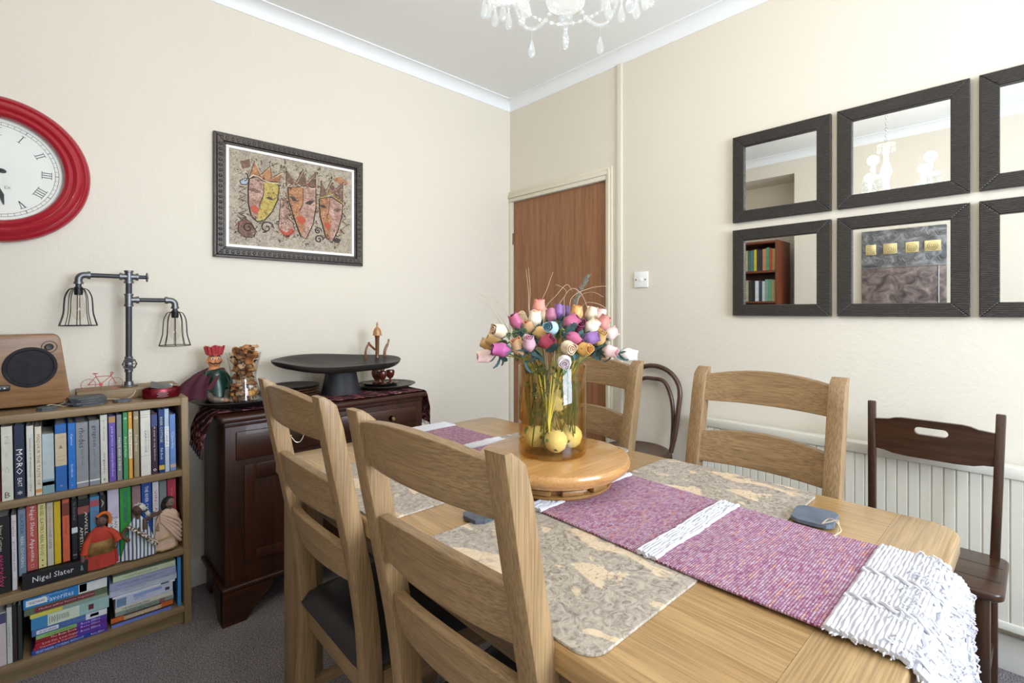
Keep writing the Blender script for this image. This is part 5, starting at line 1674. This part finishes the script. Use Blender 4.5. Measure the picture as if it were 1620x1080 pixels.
for p, d, cn, lb in RS:
    c1, c2 = RC[cn]
    dv = Vector(d).normalized()
    base = Vector(p) - dv * .018
    t = thing('wooden_rose', lb, 'flower', base, 0, 'painted wooden rosebuds in the amber vase')
    T = axis_T((0, 0, 0), dv) @ Matrix.Rotation(rn.uniform(0, 6), 4, 'Z')
    k = rn.uniform(1.0, 1.14)

    def petals(u, v):
        a = 2 * PI * u
        z = .040 * v
        r = .0152 * math.sin(min(1, v * 1.7) * PI / 2) ** .7 * (1 - .34 * max(0, v - .45) / .55)
        fl = max(0, v - .82) / .18
        r *= 1 + .10 * fl + .04 * math.sin(3 * a) * v + .10 * fl * max(0, math.sin(3 * a))
        return (k * r * math.cos(a), k * r * math.sin(a), k * (z + .002 * math.sin(3 * a) * v))
    mb = MB().grid(petals, 30, 16, -.0012, T=T, wrap=True)
    mb.lathe([(0, k * .0350), (k * .0108, k * .0345)], 20, T)
    mb.obj('bud', plain(c1, .5, 0, .10), t)
    mb = MB()
    sp = [(.0012 + .0105 * i / 40, i * .42) for i in range(41)]
    mb.grid(lambda u, v: (k * (.0010 + .0088 * u) * math.cos(u * 13.5), k * (.0010 + .0088 * u) * math.sin(u * 13.5), k * (.033 + .0095 * v - .001 * u)), 64, 2, .0017, T=T)
    mb.obj('petal_swirl', plain(c2, .55, 0, .12), t)
    mb = MB()
    for i in range(5):
        a = 2 * PI * i / 5
        mb.grid(lambda u, v: ((.004 + .0135 * math.sin(u * 1.5)) * math.cos(a + (v - .5) * .9 * (1 - u)), (.004 + .0135 * math.sin(u * 1.5)) * math.sin(a + (v - .5) * .9 * (1 - u)), -.001 + .016 * u), 5, 3, .0008, T=T)
    mb.lathe([(0, -.004), (.003, -.003), (.005, .001), (0, .002)], 10, T)
    mb.obj('calyx', CAL, t)
    # stem down into the vase
    ax, ay = .938, .8547
    rv = Vector((base.x - ax, base.y - ay))
    rr = min(.066, rv.length * .8)
    rim = Vector((ax, ay)) + (rv.normalized() * rr if rv.length > 1e-4 else Vector((0, 0)))
    ang = math.atan2(rv.y, rv.x) + PI + rn.uniform(-.9, .9)
    br = rn.uniform(.02, .06)
    bz = rn.choice((VZ + .02, VZ + .03, VZ + .09, VZ + .12))
    bot = Vector((ax + br * math.cos(ang), ay + br * math.sin(ang), bz))
    rimz = VZ + .228
    pts = [base, base - dv * .02 + Vector((0, 0, -.004)), Vector((rim.x, rim.y, rimz)), Vector((rim.x * .55 + bot.x * .45, rim.y * .55 + bot.y * .45, (rimz + bz) / 2)), bot]
    MB().tube([q - base for q in smooth_path(pts, 6)], .0014, 6).obj('stem', STEM[rn.randrange(3)], t)
    mb = MB()
    for i in range(rn.choice((3, 4, 4))):
        s0 = base - dv * rn.uniform(.004, .02)
        dd = Vector((rn.uniform(-1, 1), rn.uniform(-1, .4), rn.uniform(-.7, .4)))
        dd = (dd - dv * .2).normalized()
        ln, wd = rn.uniform(.026, .042), rn.uniform(.006, .010)
        LT = axis_T(s0 - base, dd) @ Matrix.Rotation(rn.uniform(0, 6), 4, 'Z')
        mb.grid(lambda u, v: (wd * math.sin(PI * u) ** .7 * (2 * v - 1) * (1 + .25 * math.sin(u * 28)), .010 * math.sin(u * 2.2) + .003 * abs(2 * v - 1), ln * u), 12, 4, .0006, T=LT)
    mb.obj('leaves', LEAF[rn.randrange(3)], t)

# dried grass stalks
GR = [[(.86, .976, 1.192), (.838, .996, 1.236), (.808, 1.024, 1.253)], [(.868, .968, 1.192), (.857, 1.006, 1.242), (.833, 1.029, 1.264)], [(.882, .955, 1.195), (.862, .973, 1.233), (.848, .987, 1.255)],
      [(.906, .905, 1.2), (.904, .907, 1.265), (.899, .912, 1.323)], [(.908, .905, 1.2), (.908, .905, 1.265), (.905, .908, 1.326)], [(.941, .9, 1.213), (.954, .887, 1.274), (.965, .877, 1.316)],
      [(.925, .874, 1.203), (.936, .836, 1.256), (.954, .82, 1.28), (.963, .811, 1.264)], [(.949, .824, 1.2), (.926, .804, 1.247), (.925, .778, 1.268), (.942, .763, 1.254), (.953, .752, 1.216), (.961, .745, 1.178)],
      [(1.002, .843, 1.2), (1.029, .845, 1.25), (1.056, .834, 1.301)], [(.978, .797, 1.2), (.963, .77, 1.232), (.969, .737, 1.231), (.986, .721, 1.216), (.99, .718, 1.186)],
      [(.996, .849, 1.2), (1.002, .843, 1.25), (1.038, .809, 1.274), (1.068, .781, 1.279)], [(1.008, .838, 1.208), (1.018, .829, 1.253), (1.026, .794, 1.262), (1.038, .769, 1.249)], [(.971, .872, 1.208), (.991, .854, 1.263), (.971, .872, 1.283)]]
GL = ['lowest pale grass stalk leaning out at the upper left of the bouquet', 'middle pale grass stalk leaning out at the upper left of the bouquet', 'innermost pale grass stalk leaning out at the upper left of the bouquet', 'left one of two tall straight grass stalks in front of the door', 'right one of two tall straight grass stalks in front of the door',
      'straight grass stalk slanting right above the coral rosebud', 'bent grass stalk with a kinked tip above the purple rosebuds', 'arched grass stalk curving over the middle right of the bouquet', 'feathery blue-green grass plume leaning right at the top', 'grass stalk arching out over the right edge of the bouquet',
      'long thin grass stalk reaching farthest right at the top', 'short curled grass stalk under the feathery plume', 'crooked grass stalk bent back at its tip']
for i, g in enumerate(GR):
    a = Vector(g[0])
    lo = [Vector((.938 + (a.x - .938) * .5, .8547 + (a.y - .8547) * .5, VZ + .22)), Vector((.938 - (a.x - .938) * .3, .8547 - (a.y - .8547) * .3, VZ + .06))]
    pts = smooth_path(lo[::-1] + g, 6)
    n = len(pts)
    mb = MB().tube(pts, [.0011 - .0007 * k / (n - 1) for k in range(n)], 5)
    if i == 8:
        for k in range(80):
            q = pts[rn.randrange(n // 2, n)]
            mb.tube([q, q + Vector((rn.uniform(-.008, .010), rn.uniform(-.008, .008), rn.uniform(.004, .018)))], .0006, 4)
    o = mb.obj('dried_grass', plain('#6f8078' if i == 8 else '#bfa98c', .7))
    tag(o, GL[i], 'dried grass', 'dried grass stalks in the bouquet')
# a bunch of pale stalks tied inside the vase and one drooping blade outside it
t = thing('grass_bunch', 'bunch of pale yellow stalks gathered into a green tip inside the amber vase', 'dried grass', (.895, .825, VZ + .05))
mb = MB()
for k in range(7):
    a = rad(-60 + 20 * k)
    mb.tube(smooth_path([(0, 0, 0), (.006 * math.sin(a), .003 * math.cos(a), .04), (.04 * math.sin(a) + .01, .012 * math.cos(k * 1.3), .155)], 5), .0015, 5)
mb.obj('stalks', plain('#cfc878', .55), t)
MB().ball((-.002, -.002, -.006), (.011, .010, .009), 12, 8).tube([(-.006, 0, -.004), (.02, -.006, .015)], .002, 5).obj('green_tip', plain('#4f9a78', .5), t)
mb = MB()
for k in range(26):
    a0, r0 = rn.uniform(0, 6.3), rn.uniform(.05, .074)
    a1 = a0 + rn.uniform(-1.4, 1.4)
    z0, z1 = rn.uniform(.16, .215), rn.uniform(.02, .1)
    mb.m(k % 2).tube(smooth_path([(r0 * math.cos(a0), r0 * math.sin(a0), z0), (r0 * math.cos((a0 + a1) / 2), r0 * math.sin((a0 + a1) / 2), (z0 + z1) / 2 + .03), (r0 * .9 * math.cos(a1), r0 * .9 * math.sin(a1), z1)], 5), rn.uniform(.0012, .002), 5)
for k in range(90):
    a0, r0, z0 = rn.uniform(0, 6.3), rn.uniform(.02, .07), rn.uniform(.02, .215) if k < 40 else rn.uniform(.15, .225)
    LT = Matrix.Translation((r0 * math.cos(a0), r0 * math.sin(a0), z0)) @ Matrix.Rotation(rn.uniform(0, 6), 4, 'Z') @ Matrix.Rotation(rn.uniform(-1, 1), 4, 'X')
    wd, ln = rn.uniform(.004, .009), rn.uniform(.012, .026)
    mb.m(k % 2).grid(lambda u, v: (wd * math.sin(PI * u) * (2 * v - 1), .004 * math.sin(u * 2), ln * (u - .5)), 6, 2, .0006, T=LT)
o = mb.obj('tangled_greenery', [STEM[2], plain('#4a5a2c', .65, 0, .2)])
o.location = (.938, .8547, VZ)
o['kind'] = 'stuff'
tag(o, 'tangle of thin green stems and leaves filling the amber vase', 'greenery')

# ------------------------------------------------------------------ four oak ladder-back chairs
LEATHER = plain('#2b2a2d', .42, 0, .1)


def bar(mb, secs):
    """bar through rectangular sections (x0, x1, y0, y1, z), bottom to top"""
    t = bmesh.new()
    R = [[t.verts.new((x0, y0, z)), t.verts.new((x1, y0, z)), t.verts.new((x1, y1, z)), t.verts.new((x0, y1, z))] for x0, x1, y0, y1, z in secs]
    for A, B in zip(R, R[1:]):
        for j in range(4):
            t.faces.new((A[j], A[(j + 1) % 4], B[(j + 1) % 4], B[j]))
    t.faces.new(R[0][::-1])
    t.faces.new(R[-1])
    bmesh.ops.recalc_face_normals(t, faces=t.faces[:])
    es = [e for e in t.edges if abs(e.verts[0].co.z - e.verts[1].co.z) > 1e-5 or (e.verts[0].co.z == e.verts[1].co.z and e.verts[0].co.z in (secs[0][4], secs[-1][4]))]
    bmesh.ops.bevel(t, geom=es, offset=.0035, segments=2, profile=.5, affect='EDGES')
    return mb._add(t)


def back_x(z):
    """rear face of the back posts; the top of the post is at x = 0"""
    P = [(0, .03), (.2, .092), (.4, .10), (.5, .096), (.62, .081), (.76, .054), (.90, .026), (1.04, 0)]
    for (a, b), (c, d) in zip(P, P[1:]):
        if z <= c:
            return b + (d - b) * (z - a) / (c - a)
    return 0


def make_chair():
    t = thing('dining_chair', 'x', 'chair')
    hw = .203
    for s in (-1, 1):
        secs = []
        for z in [0, .1, .2, .3, .4, .46, .52, .58, .64, .70, .76, .83, .90, .97, 1.02, 1.032, 1.038, 1.04]:
            b = back_x(z)
            dp = .043 - .002 * max(0, (z - .6) / .44)
            cut = max(0, z - 1.005) * .35 + (max(0, z - 1.025) * 1.0)
            secs.append((b, b + dp - cut, s * hw - (.039 if s > 0 else 0), s * hw + (.039 if s < 0 else 0), z))
        bar(MB(), secs).obj('back_post', OAK[2], t)
        bar(MB(), [(.505, .545, s * .225 - (.042 if s > 0 else 0), s * .225 + (.042 if s < 0 else 0), 0), (.500, .545, s * .225 - (.044 if s > 0 else 0), s * .225 + (.044 if s < 0 else 0), .425)]).obj('front_leg', OAK[2], t)
        bar(MB(), [(.145, .51, s * .19 - .011, s * .19 + .011, .36), (.145, .51, s * .19 - .011, s * .19 + .011, .425)]).obj('side_rail', OAK[0], t)
        MB().box(.14, .51, s * .195 - .009, s * .195 + .009, .17, .20, .004).obj('stretcher', OAK[0], t)
    MB().box(.505, .53, -.19, .19, .36, .425, .003).obj('front_rail', OAK[1], t)
    MB().box(.115, .14, -.17, .17, .36, .425, .003).obj('back_rail', OAK[1], t)
    MB().box(.31, .33, -.19, .19, .173, .197, .004).obj('stretcher', OAK[1], t)

    def seat(u, v):
        x = .105 + .455 * u
        w = .178 + .052 * u
        y = (2 * v - 1) * w
        e = min(1, min(u, 1 - u) * 9, min(v, 1 - v) * 9)
        return (x, y, .428 + .030 * math.sin(e * PI / 2) ** .6)
    mb = MB().grid(seat, 24, 24, -.012)
    mb.box(.11, .555, -.18, .18, .424, .432)
    mb.obj('seat_cushion', LEATHER, t)
    for z0, z1, arch in ((.940, 1.022, .020), (.762, .850, .018), (.622, .700, .018)):
        def slat(u, v):
            a = 2 * PI * v
            y = -(hw - .03) + 2 * (hw - .03) * u
            k = 1 - (2 * u - 1) ** 2
            zt, zb = z1 + arch * k - .004, z0 + .004 * k
            x = back_x((z0 + z1) / 2) + .021 - .022 * k - ((zt + zb) / 2 - (z0 + z1) / 2) * .2
            ca, sa = math.cos(a), math.sin(a)
            q = lambda c: math.copysign(abs(c) ** .13, c)
            z = (zt + zb) / 2 + (zt - zb) / 2 * q(sa)
            return (x + .011 * q(ca) - .21 * (z - (zt + zb) / 2), y, z)
        MB().grid(lambda u, v: slat(v, u), 64, 24, wrap=True).obj('slat', OAK[1], t)
    return t


ch = make_chair()
for i, (x, y, rz, lab) in enumerate(((.391, .643, 2.0, 'oak ladder-back chair nearest the camera, its back turned and its top slat before the vase'), (.392, 1.187, -.5, 'oak ladder-back chair with its back to the camera in front of the sideboard'),
                                     (1.516, .545, 180, 'oak ladder-back chair facing the camera in front of the radiator'), (1.514, 1.150, 180, 'oak ladder-back chair half hidden by the amber vase, beside the bentwood chair'))):
    o = ch if i == 0 else copy_tree(ch)
    o.location = (x, y, 0)
    o.rotation_euler = (0, 0, rad(rz))
    tag(o, lab, 'chair', 'oak ladder-back dining chairs')

# ------------------------------------------------------------------ dark pine chair by the radiator
t = thing('pine_chair', 'dark stained pine chair with a slotted back board beside the radiator', 'chair', (2.0, .262, 0))
sw = .19
P = []
for cx, cy, a0 in ((.16, sw - .03, 0), (-.085, sw - .03, 90), (-.085, -sw + .03, 180), (.16, -sw + .03, 270)):
    for k in range(6):
        q = rad(a0 + 18 * k)
        P.append((cx + .03 * math.cos(q), cy + .03 * math.sin(q)))
MB().prism([(x, y) for x, y in P], .415, .44, None, .008, 3).obj('seat', DARKW[1], t)
mb = MB()
for x in (-.025, .085):
    mb.box(x, x + .0015, -sw + .01, sw - .01, .4395, .4404)
mb.obj('seat_groove', plain('#150b08', .5), t, smooth=False)
for s in (-1, 1):
    y = s * .158
    MB().box(-.011, .011, -.012, .012, 0, .458, .004, T=Matrix.Translation((.165, y, .43)) @ Matrix.Rotation(rad(7), 4, 'Y') @ Matrix.Rotation(rad(-s * 1.5), 4, 'X')).obj('back_post', DARKW[2], t)
    MB().box(-.014, .014, -.014, .014, 0, .42, .004, T=Matrix.Translation((.19, s * .15, 0))).obj('rear_leg', DARKW[2], t)
    MB().box(-.016, .016, -.016, .016, 0, .42, .005, T=Matrix.Translation((-.075, s * .145, 0))).obj('front_leg', DARKW[2], t)
    MB().box(-.065, .18, -.008, .008, .14, .165, .003, T=Matrix.Translation((0, s * .147, 0))).obj('stretcher', DARKW[0], t)
MB().box(-.07, .19, -.009, .009, .365, .415, .003, T=Matrix.Translation((0, .147, 0))).box(-.07, .19, -.009, .009, .365, .415, .003, T=Matrix.Translation((0, -.147, 0))).obj('seat_rail', DARKW[0], t)
t2 = bmesh.new()
zc = .772
out = [(-.156, zc - .054), (-.13, zc - .056), (-.105, zc - .063), (-.06, zc - .066), (.06, zc - .066), (.105, zc - .063), (.13, zc - .056), (.156, zc - .054), (.156, zc + .052), (.118, zc + .056), (.10, zc + .063), (.08, zc + .066), (-.08, zc + .066), (-.10, zc + .063), (-.118, zc + .056), (-.156, zc + .052)]
hole = [(cx + .013 * math.cos(rad(a)), zc + .028 + .013 * math.sin(rad(a))) for cx, a0 in ((.032, -90), (-.032, 90)) for a in range(a0, a0 + 181, 30)]
vo = [t2.verts.new((x, z, 0)) for x, z in out]
vh = [t2.verts.new((x, z, 0)) for x, z in hole]
es = [t2.edges.new((L[i], L[(i + 1) % len(L)])) for L in (vo, vh) for i in range(len(L))]
bmesh.ops.triangle_fill(t2, use_beauty=True, use_dissolve=False, edges=es)
g = bmesh.ops.extrude_face_region(t2, geom=t2.faces[:])
bmesh.ops.translate(t2, verts=[v for v in g['geom'] if isinstance(v, bmesh.types.BMVert)], vec=(0, 0, .016))
bmesh.ops.recalc_face_normals(t2, faces=t2.faces[:])
mb = MB()
mb._add(t2, TM((.197, 0, 0), (0, 1, 0), (0, 0, 1)))
mb.obj('back_board', DARKW[1], t, smooth=False)

# ------------------------------------------------------------------ bentwood chair in the corner by the door
t = thing('bentwood_chair', 'brown bentwood chair with double hoop back between the door and the radiator', 'chair', (2.165, 1.41, 0))
SZ = .52
MB().lathe([(0, SZ - .006), (.13, SZ - .008), (.145, SZ - .002), (.155, SZ + .001), (.168, SZ - .004), (.172, SZ - .014), (.168, SZ - .03), (.155, SZ - .035), (0, SZ - .03)], 56).obj('seat', BENT, t)


def hoop(w, h, zb, x0, x1):
    P = []
    for k in range(41):
        a = PI * k / 40
        y, zf = w * math.cos(a), math.sin(a) ** .75
        P.append((y, zf))
    lo = [(w * .80, -.02), (w * .93, .18), (w * 1.02, .45)]
    pts = [(q[0], zb + (h - .13 - zb) * max(0, q[1]) / .5) for q in lo]
    arc = [(w * 1.02 * math.cos(rad(a)), h - .13 + .13 * math.sin(rad(a))) for a in range(0, 181, 9)]
    full = pts + arc + [(-y, z) for y, z in pts[::-1]]
    return [(x0 + (x1 - x0) * (z - zb) / (h - zb), y, z) for y, z in full]


MB().tube(smooth_path(hoop(.153, .925, SZ - .02, .135, .178), 3), .0125, 12).obj('outer_hoop', BENT, t)
ih = [(.150, .118, SZ - .01), (.156, .124, SZ + .12), (.163, .112, SZ + .24), (.168, .070, SZ + .325), (.170, 0, SZ + .338)]
MB().tube(smooth_path(ih + [(x, -y, z) for x, y, z in ih[-2::-1]], 6), .0105, 12).obj('inner_hoop', BENT, t)
for s in (-1, 1):
    MB().tube(smooth_path([(.125, s * .12, SZ - .02), (.15, s * .13, .3), (.165, s * .135, 0)], 5), .0125, 10).obj('rear_leg', BENT, t)
    MB().tube(smooth_path([(-.10, s * .10, SZ - .03), (-.125, s * .125, .3), (-.15, s * .15, 0)], 5), [.016] * 5 + [.014] * 5 + [.011], 10).obj('front_leg', BENT, t)
MB().tube([(.13 * math.cos(2 * PI * k / 40), .13 * math.sin(2 * PI * k / 40), .3) for k in range(40)], .009, 8, True).obj('leg_ring', BENT, t)

# ------------------------------------------------------------------ chandelier
CRY = glass('crystal', (.93, .95, .96, 1), rough=.05, ior=1.55, haze=((.9, .92, .93, 1), .16))
FROST = glass('pressed_glass', (.95, .96, .97, 1), rough=.08, ior=1.5, haze=((.9, .91, .9, 1), .22))
t = thing('chandelier', 'glass chandelier with bead swags and five candle bulbs above the table', 'chandelier', (.799, .69, 0))
MB().lathe([(0, CE), (.05, CE), (.048, CE - .012), (.02, CE - .03), (0, CE - .032)], 32).obj('ceiling_rose', CHROME, t)
mb = MB()
z = CE - .03
k = 0
while z > 2.30:
    T = Matrix.Translation((0, 0, z - .011)) @ Matrix.Rotation(PI / 2 * (k % 2), 4, 'Z')
    mb.tube([(.006 * math.cos(a), 0, .012 * math.sin(a)) for a in [2 * PI * i / 12 for i in range(12)]], .0014, 5, True, T)
    z -= .0195
    k += 1
mb.obj('chain', CHROME, t)
MB().lathe([(.004, 2.30), (.03, 2.292), (.052, 2.285), (.050, 2.278), (.02, 2.272), (.016, 2.25), (.020, 2.235), (.014, 2.21), (.018, 2.16), (.03, 2.13), (.034, 2.10), (.02, 2.07), (.014, 2.03), (.024, 1.99), (.03, 1.96), (.018, 1.93), (.012, 1.90)], 32).obj('glass_column', FROST, t)
MB().lathe([(.010, 1.905), (.03, 1.90), (.042, 1.885), (.044, 1.872), (.036, 1.856), (.020, 1.848), (.010, 1.846)], 36).obj('bowl', FROST, t)
MB().ball((0, 0, 1.832), .015, 16, 12).obj('finial_ball', CRY, t)
DROPP = [(0, 0), (.0022, -.003), (.0036, -.010), (.0072, -.022), (.0078, -.028), (.0052, -.035), (0, -.038)]


def drop(mb, p, sc=1.0):
    mb.lathe([(r * sc, z * sc) for r, z in DROPP], 8, Matrix.Translation(p))


def beads(mb, pts, step=.0125, r=.0052):
    P = smooth_path(pts, 12)
    acc = 0
    for a, b in zip(P, P[1:]):
        acc += (b - a).length
        if acc >= step:
            acc = 0
            mb.ball(b, (r, r, r * .8), 8, 6)


mb = MB()
for i, (z, r) in enumerate(((1.812, .006), (1.801, .0045))):
    mb.ball((0, 0, z), r, 10, 8)
drop(mb, (0, 0, 1.795), .75)
mb.obj('lowest_drop', CRY, t)
mb = MB()
for k in range(12):
    a = 2 * PI * k / 12
    mb.ball((.046 * math.cos(a), .046 * math.sin(a), 2.268), .004, 8, 6)
    drop(mb, (.046 * math.cos(a), .046 * math.sin(a), 2.264), .8)
mb.obj('crown_drops', CRY, t)
EM = plain('#fff1d8', .4, 0, 0, 0, 9.0)
angs = [76.8, 4.8, -67.2, -139.2, 148.8]
tips = []
for n, ad in enumerate(angs):
    a = rad(ad)
    e = Vector((math.cos(a), math.sin(a), 0))
    q = lambda r, z: (e.x * r, e.y * r, z)
    arm = MB().tube(smooth_path([q(.02, 1.985), q(.07, 1.985), (q(.13, 1.962)), q(.19, 1.962), q(.235, 1.988), q(.25, 2.015)], 6), .0045, 10).obj('arm', CRY, t)
    MB().lathe([(.006, 2.015), (.03, 2.018), (.05, 2.028), (.052, 2.034), (.048, 2.034), (.028, 2.024), (.006, 2.021)], 28, Matrix.Translation((e.x * .25, e.y * .25, 0)), close=False).obj('drip_dish', FROST, arm)
    MB().lathe([(0, 2.022), (.010, 2.022), (.0095, 2.062), (0, 2.063)], 16, Matrix.Translation((e.x * .25, e.y * .25, 0))).obj('candle_tube', plain('#f4efe0', .4), arm)
    MB().lathe([(0, 2.060), (.009, 2.064), (.0135, 2.078), (.012, 2.092), (.006, 2.108), (.0015, 2.118), (0, 2.119)], 16, Matrix.Translation((e.x * .25, e.y * .25, 0))).obj('candle_bulb', EM, arm)
    mb = MB()
    for k in range(8):
        b = 2 * PI * k / 8
        p = Vector((e.x * .25 + .05 * math.cos(b), e.y * .25 + .05 * math.sin(b), 2.028))
        mb.ball(p, .0038, 8, 6)
        mb.ball(p + Vector((0, 0, -.012)), .0046, 8, 6)
        drop(mb, p + Vector((0, 0, -.017)), 1.35)
    mb.obj('dish_drops', CRY, arm)
    mb = MB()
    p0, p1 = Vector(q(.215, 1.972)), Vector(q(.04, 1.885))
    beads(mb, [p0, Vector(q(.175, 1.905)), Vector(q(.125, 1.872)), Vector(q(.075, 1.868)), p1])
    mb.tube(smooth_path([p0, q(.175, 1.905), q(.125, 1.872), q(.075, 1.868), p1], 5), .0007, 4)
    p = Vector(q(.135, 1.872))
    mb.tube([p, p - Vector((0, 0, .022))], .0007, 4)
    drop(mb, p - Vector((0, 0, .02)), 1.15)
    mb.obj('bead_swag', CRY, arm)
    d = bpy.data.lights.new('candle_bulb_light', 'POINT')
    d.energy, d.color, d.shadow_soft_size = BULB_W, (1.0, .90, .78), .03
    lo = bpy.data.objects.new('candle_bulb_light', d)
    COL.objects.link(lo)
    lo.parent = arm
    lo.location = (e.x * .25, e.y * .25, 2.135)
for n in range(5):
    a, b = rad(angs[n]), rad(angs[(n + 1) % 5])
    p, q_ = Vector((.24 * math.cos(a), .24 * math.sin(a), 2.0)), Vector((.24 * math.cos(b), .24 * math.sin(b), 2.0))
    m_ = (p + q_) / 2
    mb = MB()
    beads(mb, [p, p.lerp(m_, .5) - Vector((0, 0, .05)), m_ - Vector((0, 0, .068)), q_.lerp(m_, .5) - Vector((0, 0, .05)), q_])
    mb.tube(smooth_path([p, p.lerp(m_, .5) - Vector((0, 0, .05)), m_ - Vector((0, 0, .068)), q_.lerp(m_, .5) - Vector((0, 0, .05)), q_], 5), .0007, 4)
    drop(mb, m_ - Vector((0, 0, .076)), 1.2)
    mb.obj('bead_swag', CRY, t)

# ------------------------------------------------------------------ what the mirrors show on the wall behind the camera
REDB = [wood('reddish_shelf', '#5a2a18', '#8a4a2c', a, .4, .1, 1, .2) for a in range(3)]
t = thing('tall_bookcase', 'tall reddish brown bookcase in the alcove, seen in the lower mirror nearest the switch', 'bookcase')
bx0, bx1, by0, by1 = -.53, -.20, 1.68, 2.235
for y in (by0, by1 - .022):
    MB().box(bx0, bx1, y, y + .022, 0, 1.88, .002).obj('side_panel', REDB[2], t)
for z in (.06, .42, .76, 1.07, 1.29, 1.58, 1.858):
    MB().box(bx0, bx1 - .003, by0 + .022, by1 - .022, z, z + .02, .002).obj('shelf', REDB[1], t)
MB().box(bx0, bx0 + .008, by0 + .02, by1 - .02, .06, 1.87).obj('back_panel', REDB[1], t, smooth=False)
rn = random.Random(3)
MBK = [[('#caa86a', .2), ('#b0563a', .205), ('#4f9a70', .215), ('#c98a5c', .205), ('#30303a', .2), ('#3a2f2a', .205), ('#d9c52c', .205), ('#4f7a74', .2), ('#4a6a6a', .195), ('#b9ab7c', .2), ('#a9a06a', .195), ('#2a2a2e', .2)],
       [('#b9a878', .2), ('#6aa486', .205), ('#7fa892', .205), ('#c9ced0', .19), ('#3a4250', .2), ('#e0e0e0', .195), ('#26262a', .2), ('#343a2c', .195), ('#b0a88a', .2), ('#a8487a', .21), ('#d9dadc', .205), ('#2a3440', .2)]]
CN = {'#caa86a': 'buff', '#b0563a': 'rust', '#4f9a70': 'green', '#c98a5c': 'orange tan', '#30303a': 'charcoal', '#3a2f2a': 'dark brown', '#d9c52c': 'yellow', '#4f7a74': 'teal', '#4a6a6a': 'grey teal', '#b9ab7c': 'straw', '#a9a06a': 'olive buff', '#2a2a2e': 'black',
      '#b9a878': 'sand', '#6aa486': 'sea green', '#7fa892': 'pale green', '#c9ced0': 'pale grey', '#3a4250': 'slate blue', '#e0e0e0': 'white', '#26262a': 'black', '#343a2c': 'dark olive', '#b0a88a': 'stone', '#a8487a': 'magenta pink', '#d9dadc': 'cool white', '#2a3440': 'blue black'}
for row, (z0, nm) in enumerate(((1.60, 'upper'), (1.31, 'lower'))):
    y = by0 + .026
    for col, h in MBK[row]:
        th = rn.uniform(.022, .034)
        mb = MB().box(-.004, 0, 0, th, 0, h).box(-.15, -.003, 0, .003, 0, h).box(-.15, -.003, th - .003, th, 0, h)
        o = mb.obj('book', plain(col, .5, 0, .15), smooth=False)
        o.location = (bx1 - .02, y, z0 + .0005)
        tag(o, '%s book on the %s shelf of the tall bookcase reflected in a mirror' % (CN[col], nm), 'book', 'books on the tall reddish bookcase')
        MB().box(-.148, -.004, .003, th - .003, .002, h - .003).obj('pages', PAPER, o, smooth=False)
        y += th + .0012


def relief_mat():
    m, nt, b = newmat('dark_relief')
    f = noise(nt, coords(nt), 13, 6, 1.0, .55)
    sx_ = N(nt, 'ShaderNodeSeparateXYZ')
    nt.links.new(coords(nt), sx_.inputs[0])
    lo = ramp(nt, f, [(.32, C('#4a4040')), (.5, C('#7c6e6a')), (.7, C('#a3948c'))])
    hi = ramp(nt, f, [(.32, C('#353537')), (.5, C('#66676a')), (.66, C('#929394')), (.78, C('#b9b8b4'))])
    st = ramp(nt, sx_.outputs[2], [(.045, (0, 0, 0, 1)), (.055, (1, 1, 1, 1))])
    nt.links.new(mixc(nt, st, lo, hi), b.inputs['Base Color'])
    b.inputs['Roughness'].default_value = .4
    bump(nt, b, f, .8, .01)
    return m


t = thing('relief_panel', 'dark grey relief artwork with a row of gold squares, seen in the lower middle mirror', 'artwork', (XB, .775, 1.52))
MB().box(0, .03, -.27, .27, -.36, .36, .004).obj('panel', relief_mat(), t)
GOLD = plain('#e3d29a', .35, .5, .12)
for k, y in enumerate((.205, .075, -.065, -.19)):
    w2 = (.036, .045, .042, .05)[k]
    sq = MB().box(.03, .037, y - w2, y + w2, .16, .245, .003).obj('gold_square', GOLD, t)
    mb = MB()
    if k == 1:
        for s in (.034, .022, .010):
            mb.tube([(.0375, y - s, .2025 - s), (.0375, y + s, .2025 - s), (.0375, y + s, .2025 + s), (.0375, y - s, .2025 + s)], .0016, 5, True)
    elif k == 0:
        for r in range(5):
            mb.tube([(.0375, y - .026 + .0075 * i, .172 + .015 * r + (.003 if i % 2 else -.003)) for i in range(8)], .0014, 5)
    else:
        for s in (.032, .021, .010):
            mb.tube([(.0375, y + s * .95 * math.cos(i * PI / 10), .2025 + s * math.sin(i * PI / 10)) for i in range(20)], .0016, 5, True)
    mb.obj('engraving', plain('#6a5428', .5), sq)
mb = MB()
mb.tube([(.031, -.27, .05), (.033, 0, .053), (.031, .27, .05)], .004, 6).tube([(.031, -.225, .05), (.031, -.225, -.34)], .004, 6)
rn = random.Random(8)
for k in range(16):
    y = .24 - .48 * (k % 8) / 7 + rn.uniform(-.015, .015)
    z = (.10 if k < 8 else .29) + rn.uniform(-.01, .02)
    mb.tube(smooth_path([(.03, y + .03, z + .02), (.034, y + .01, z - .015), (.034, y - .02, z + .01)], 4), .0035, 6)
mb.obj('raised_ridges', plain('#8f8a88', .35, .3, .2), t)
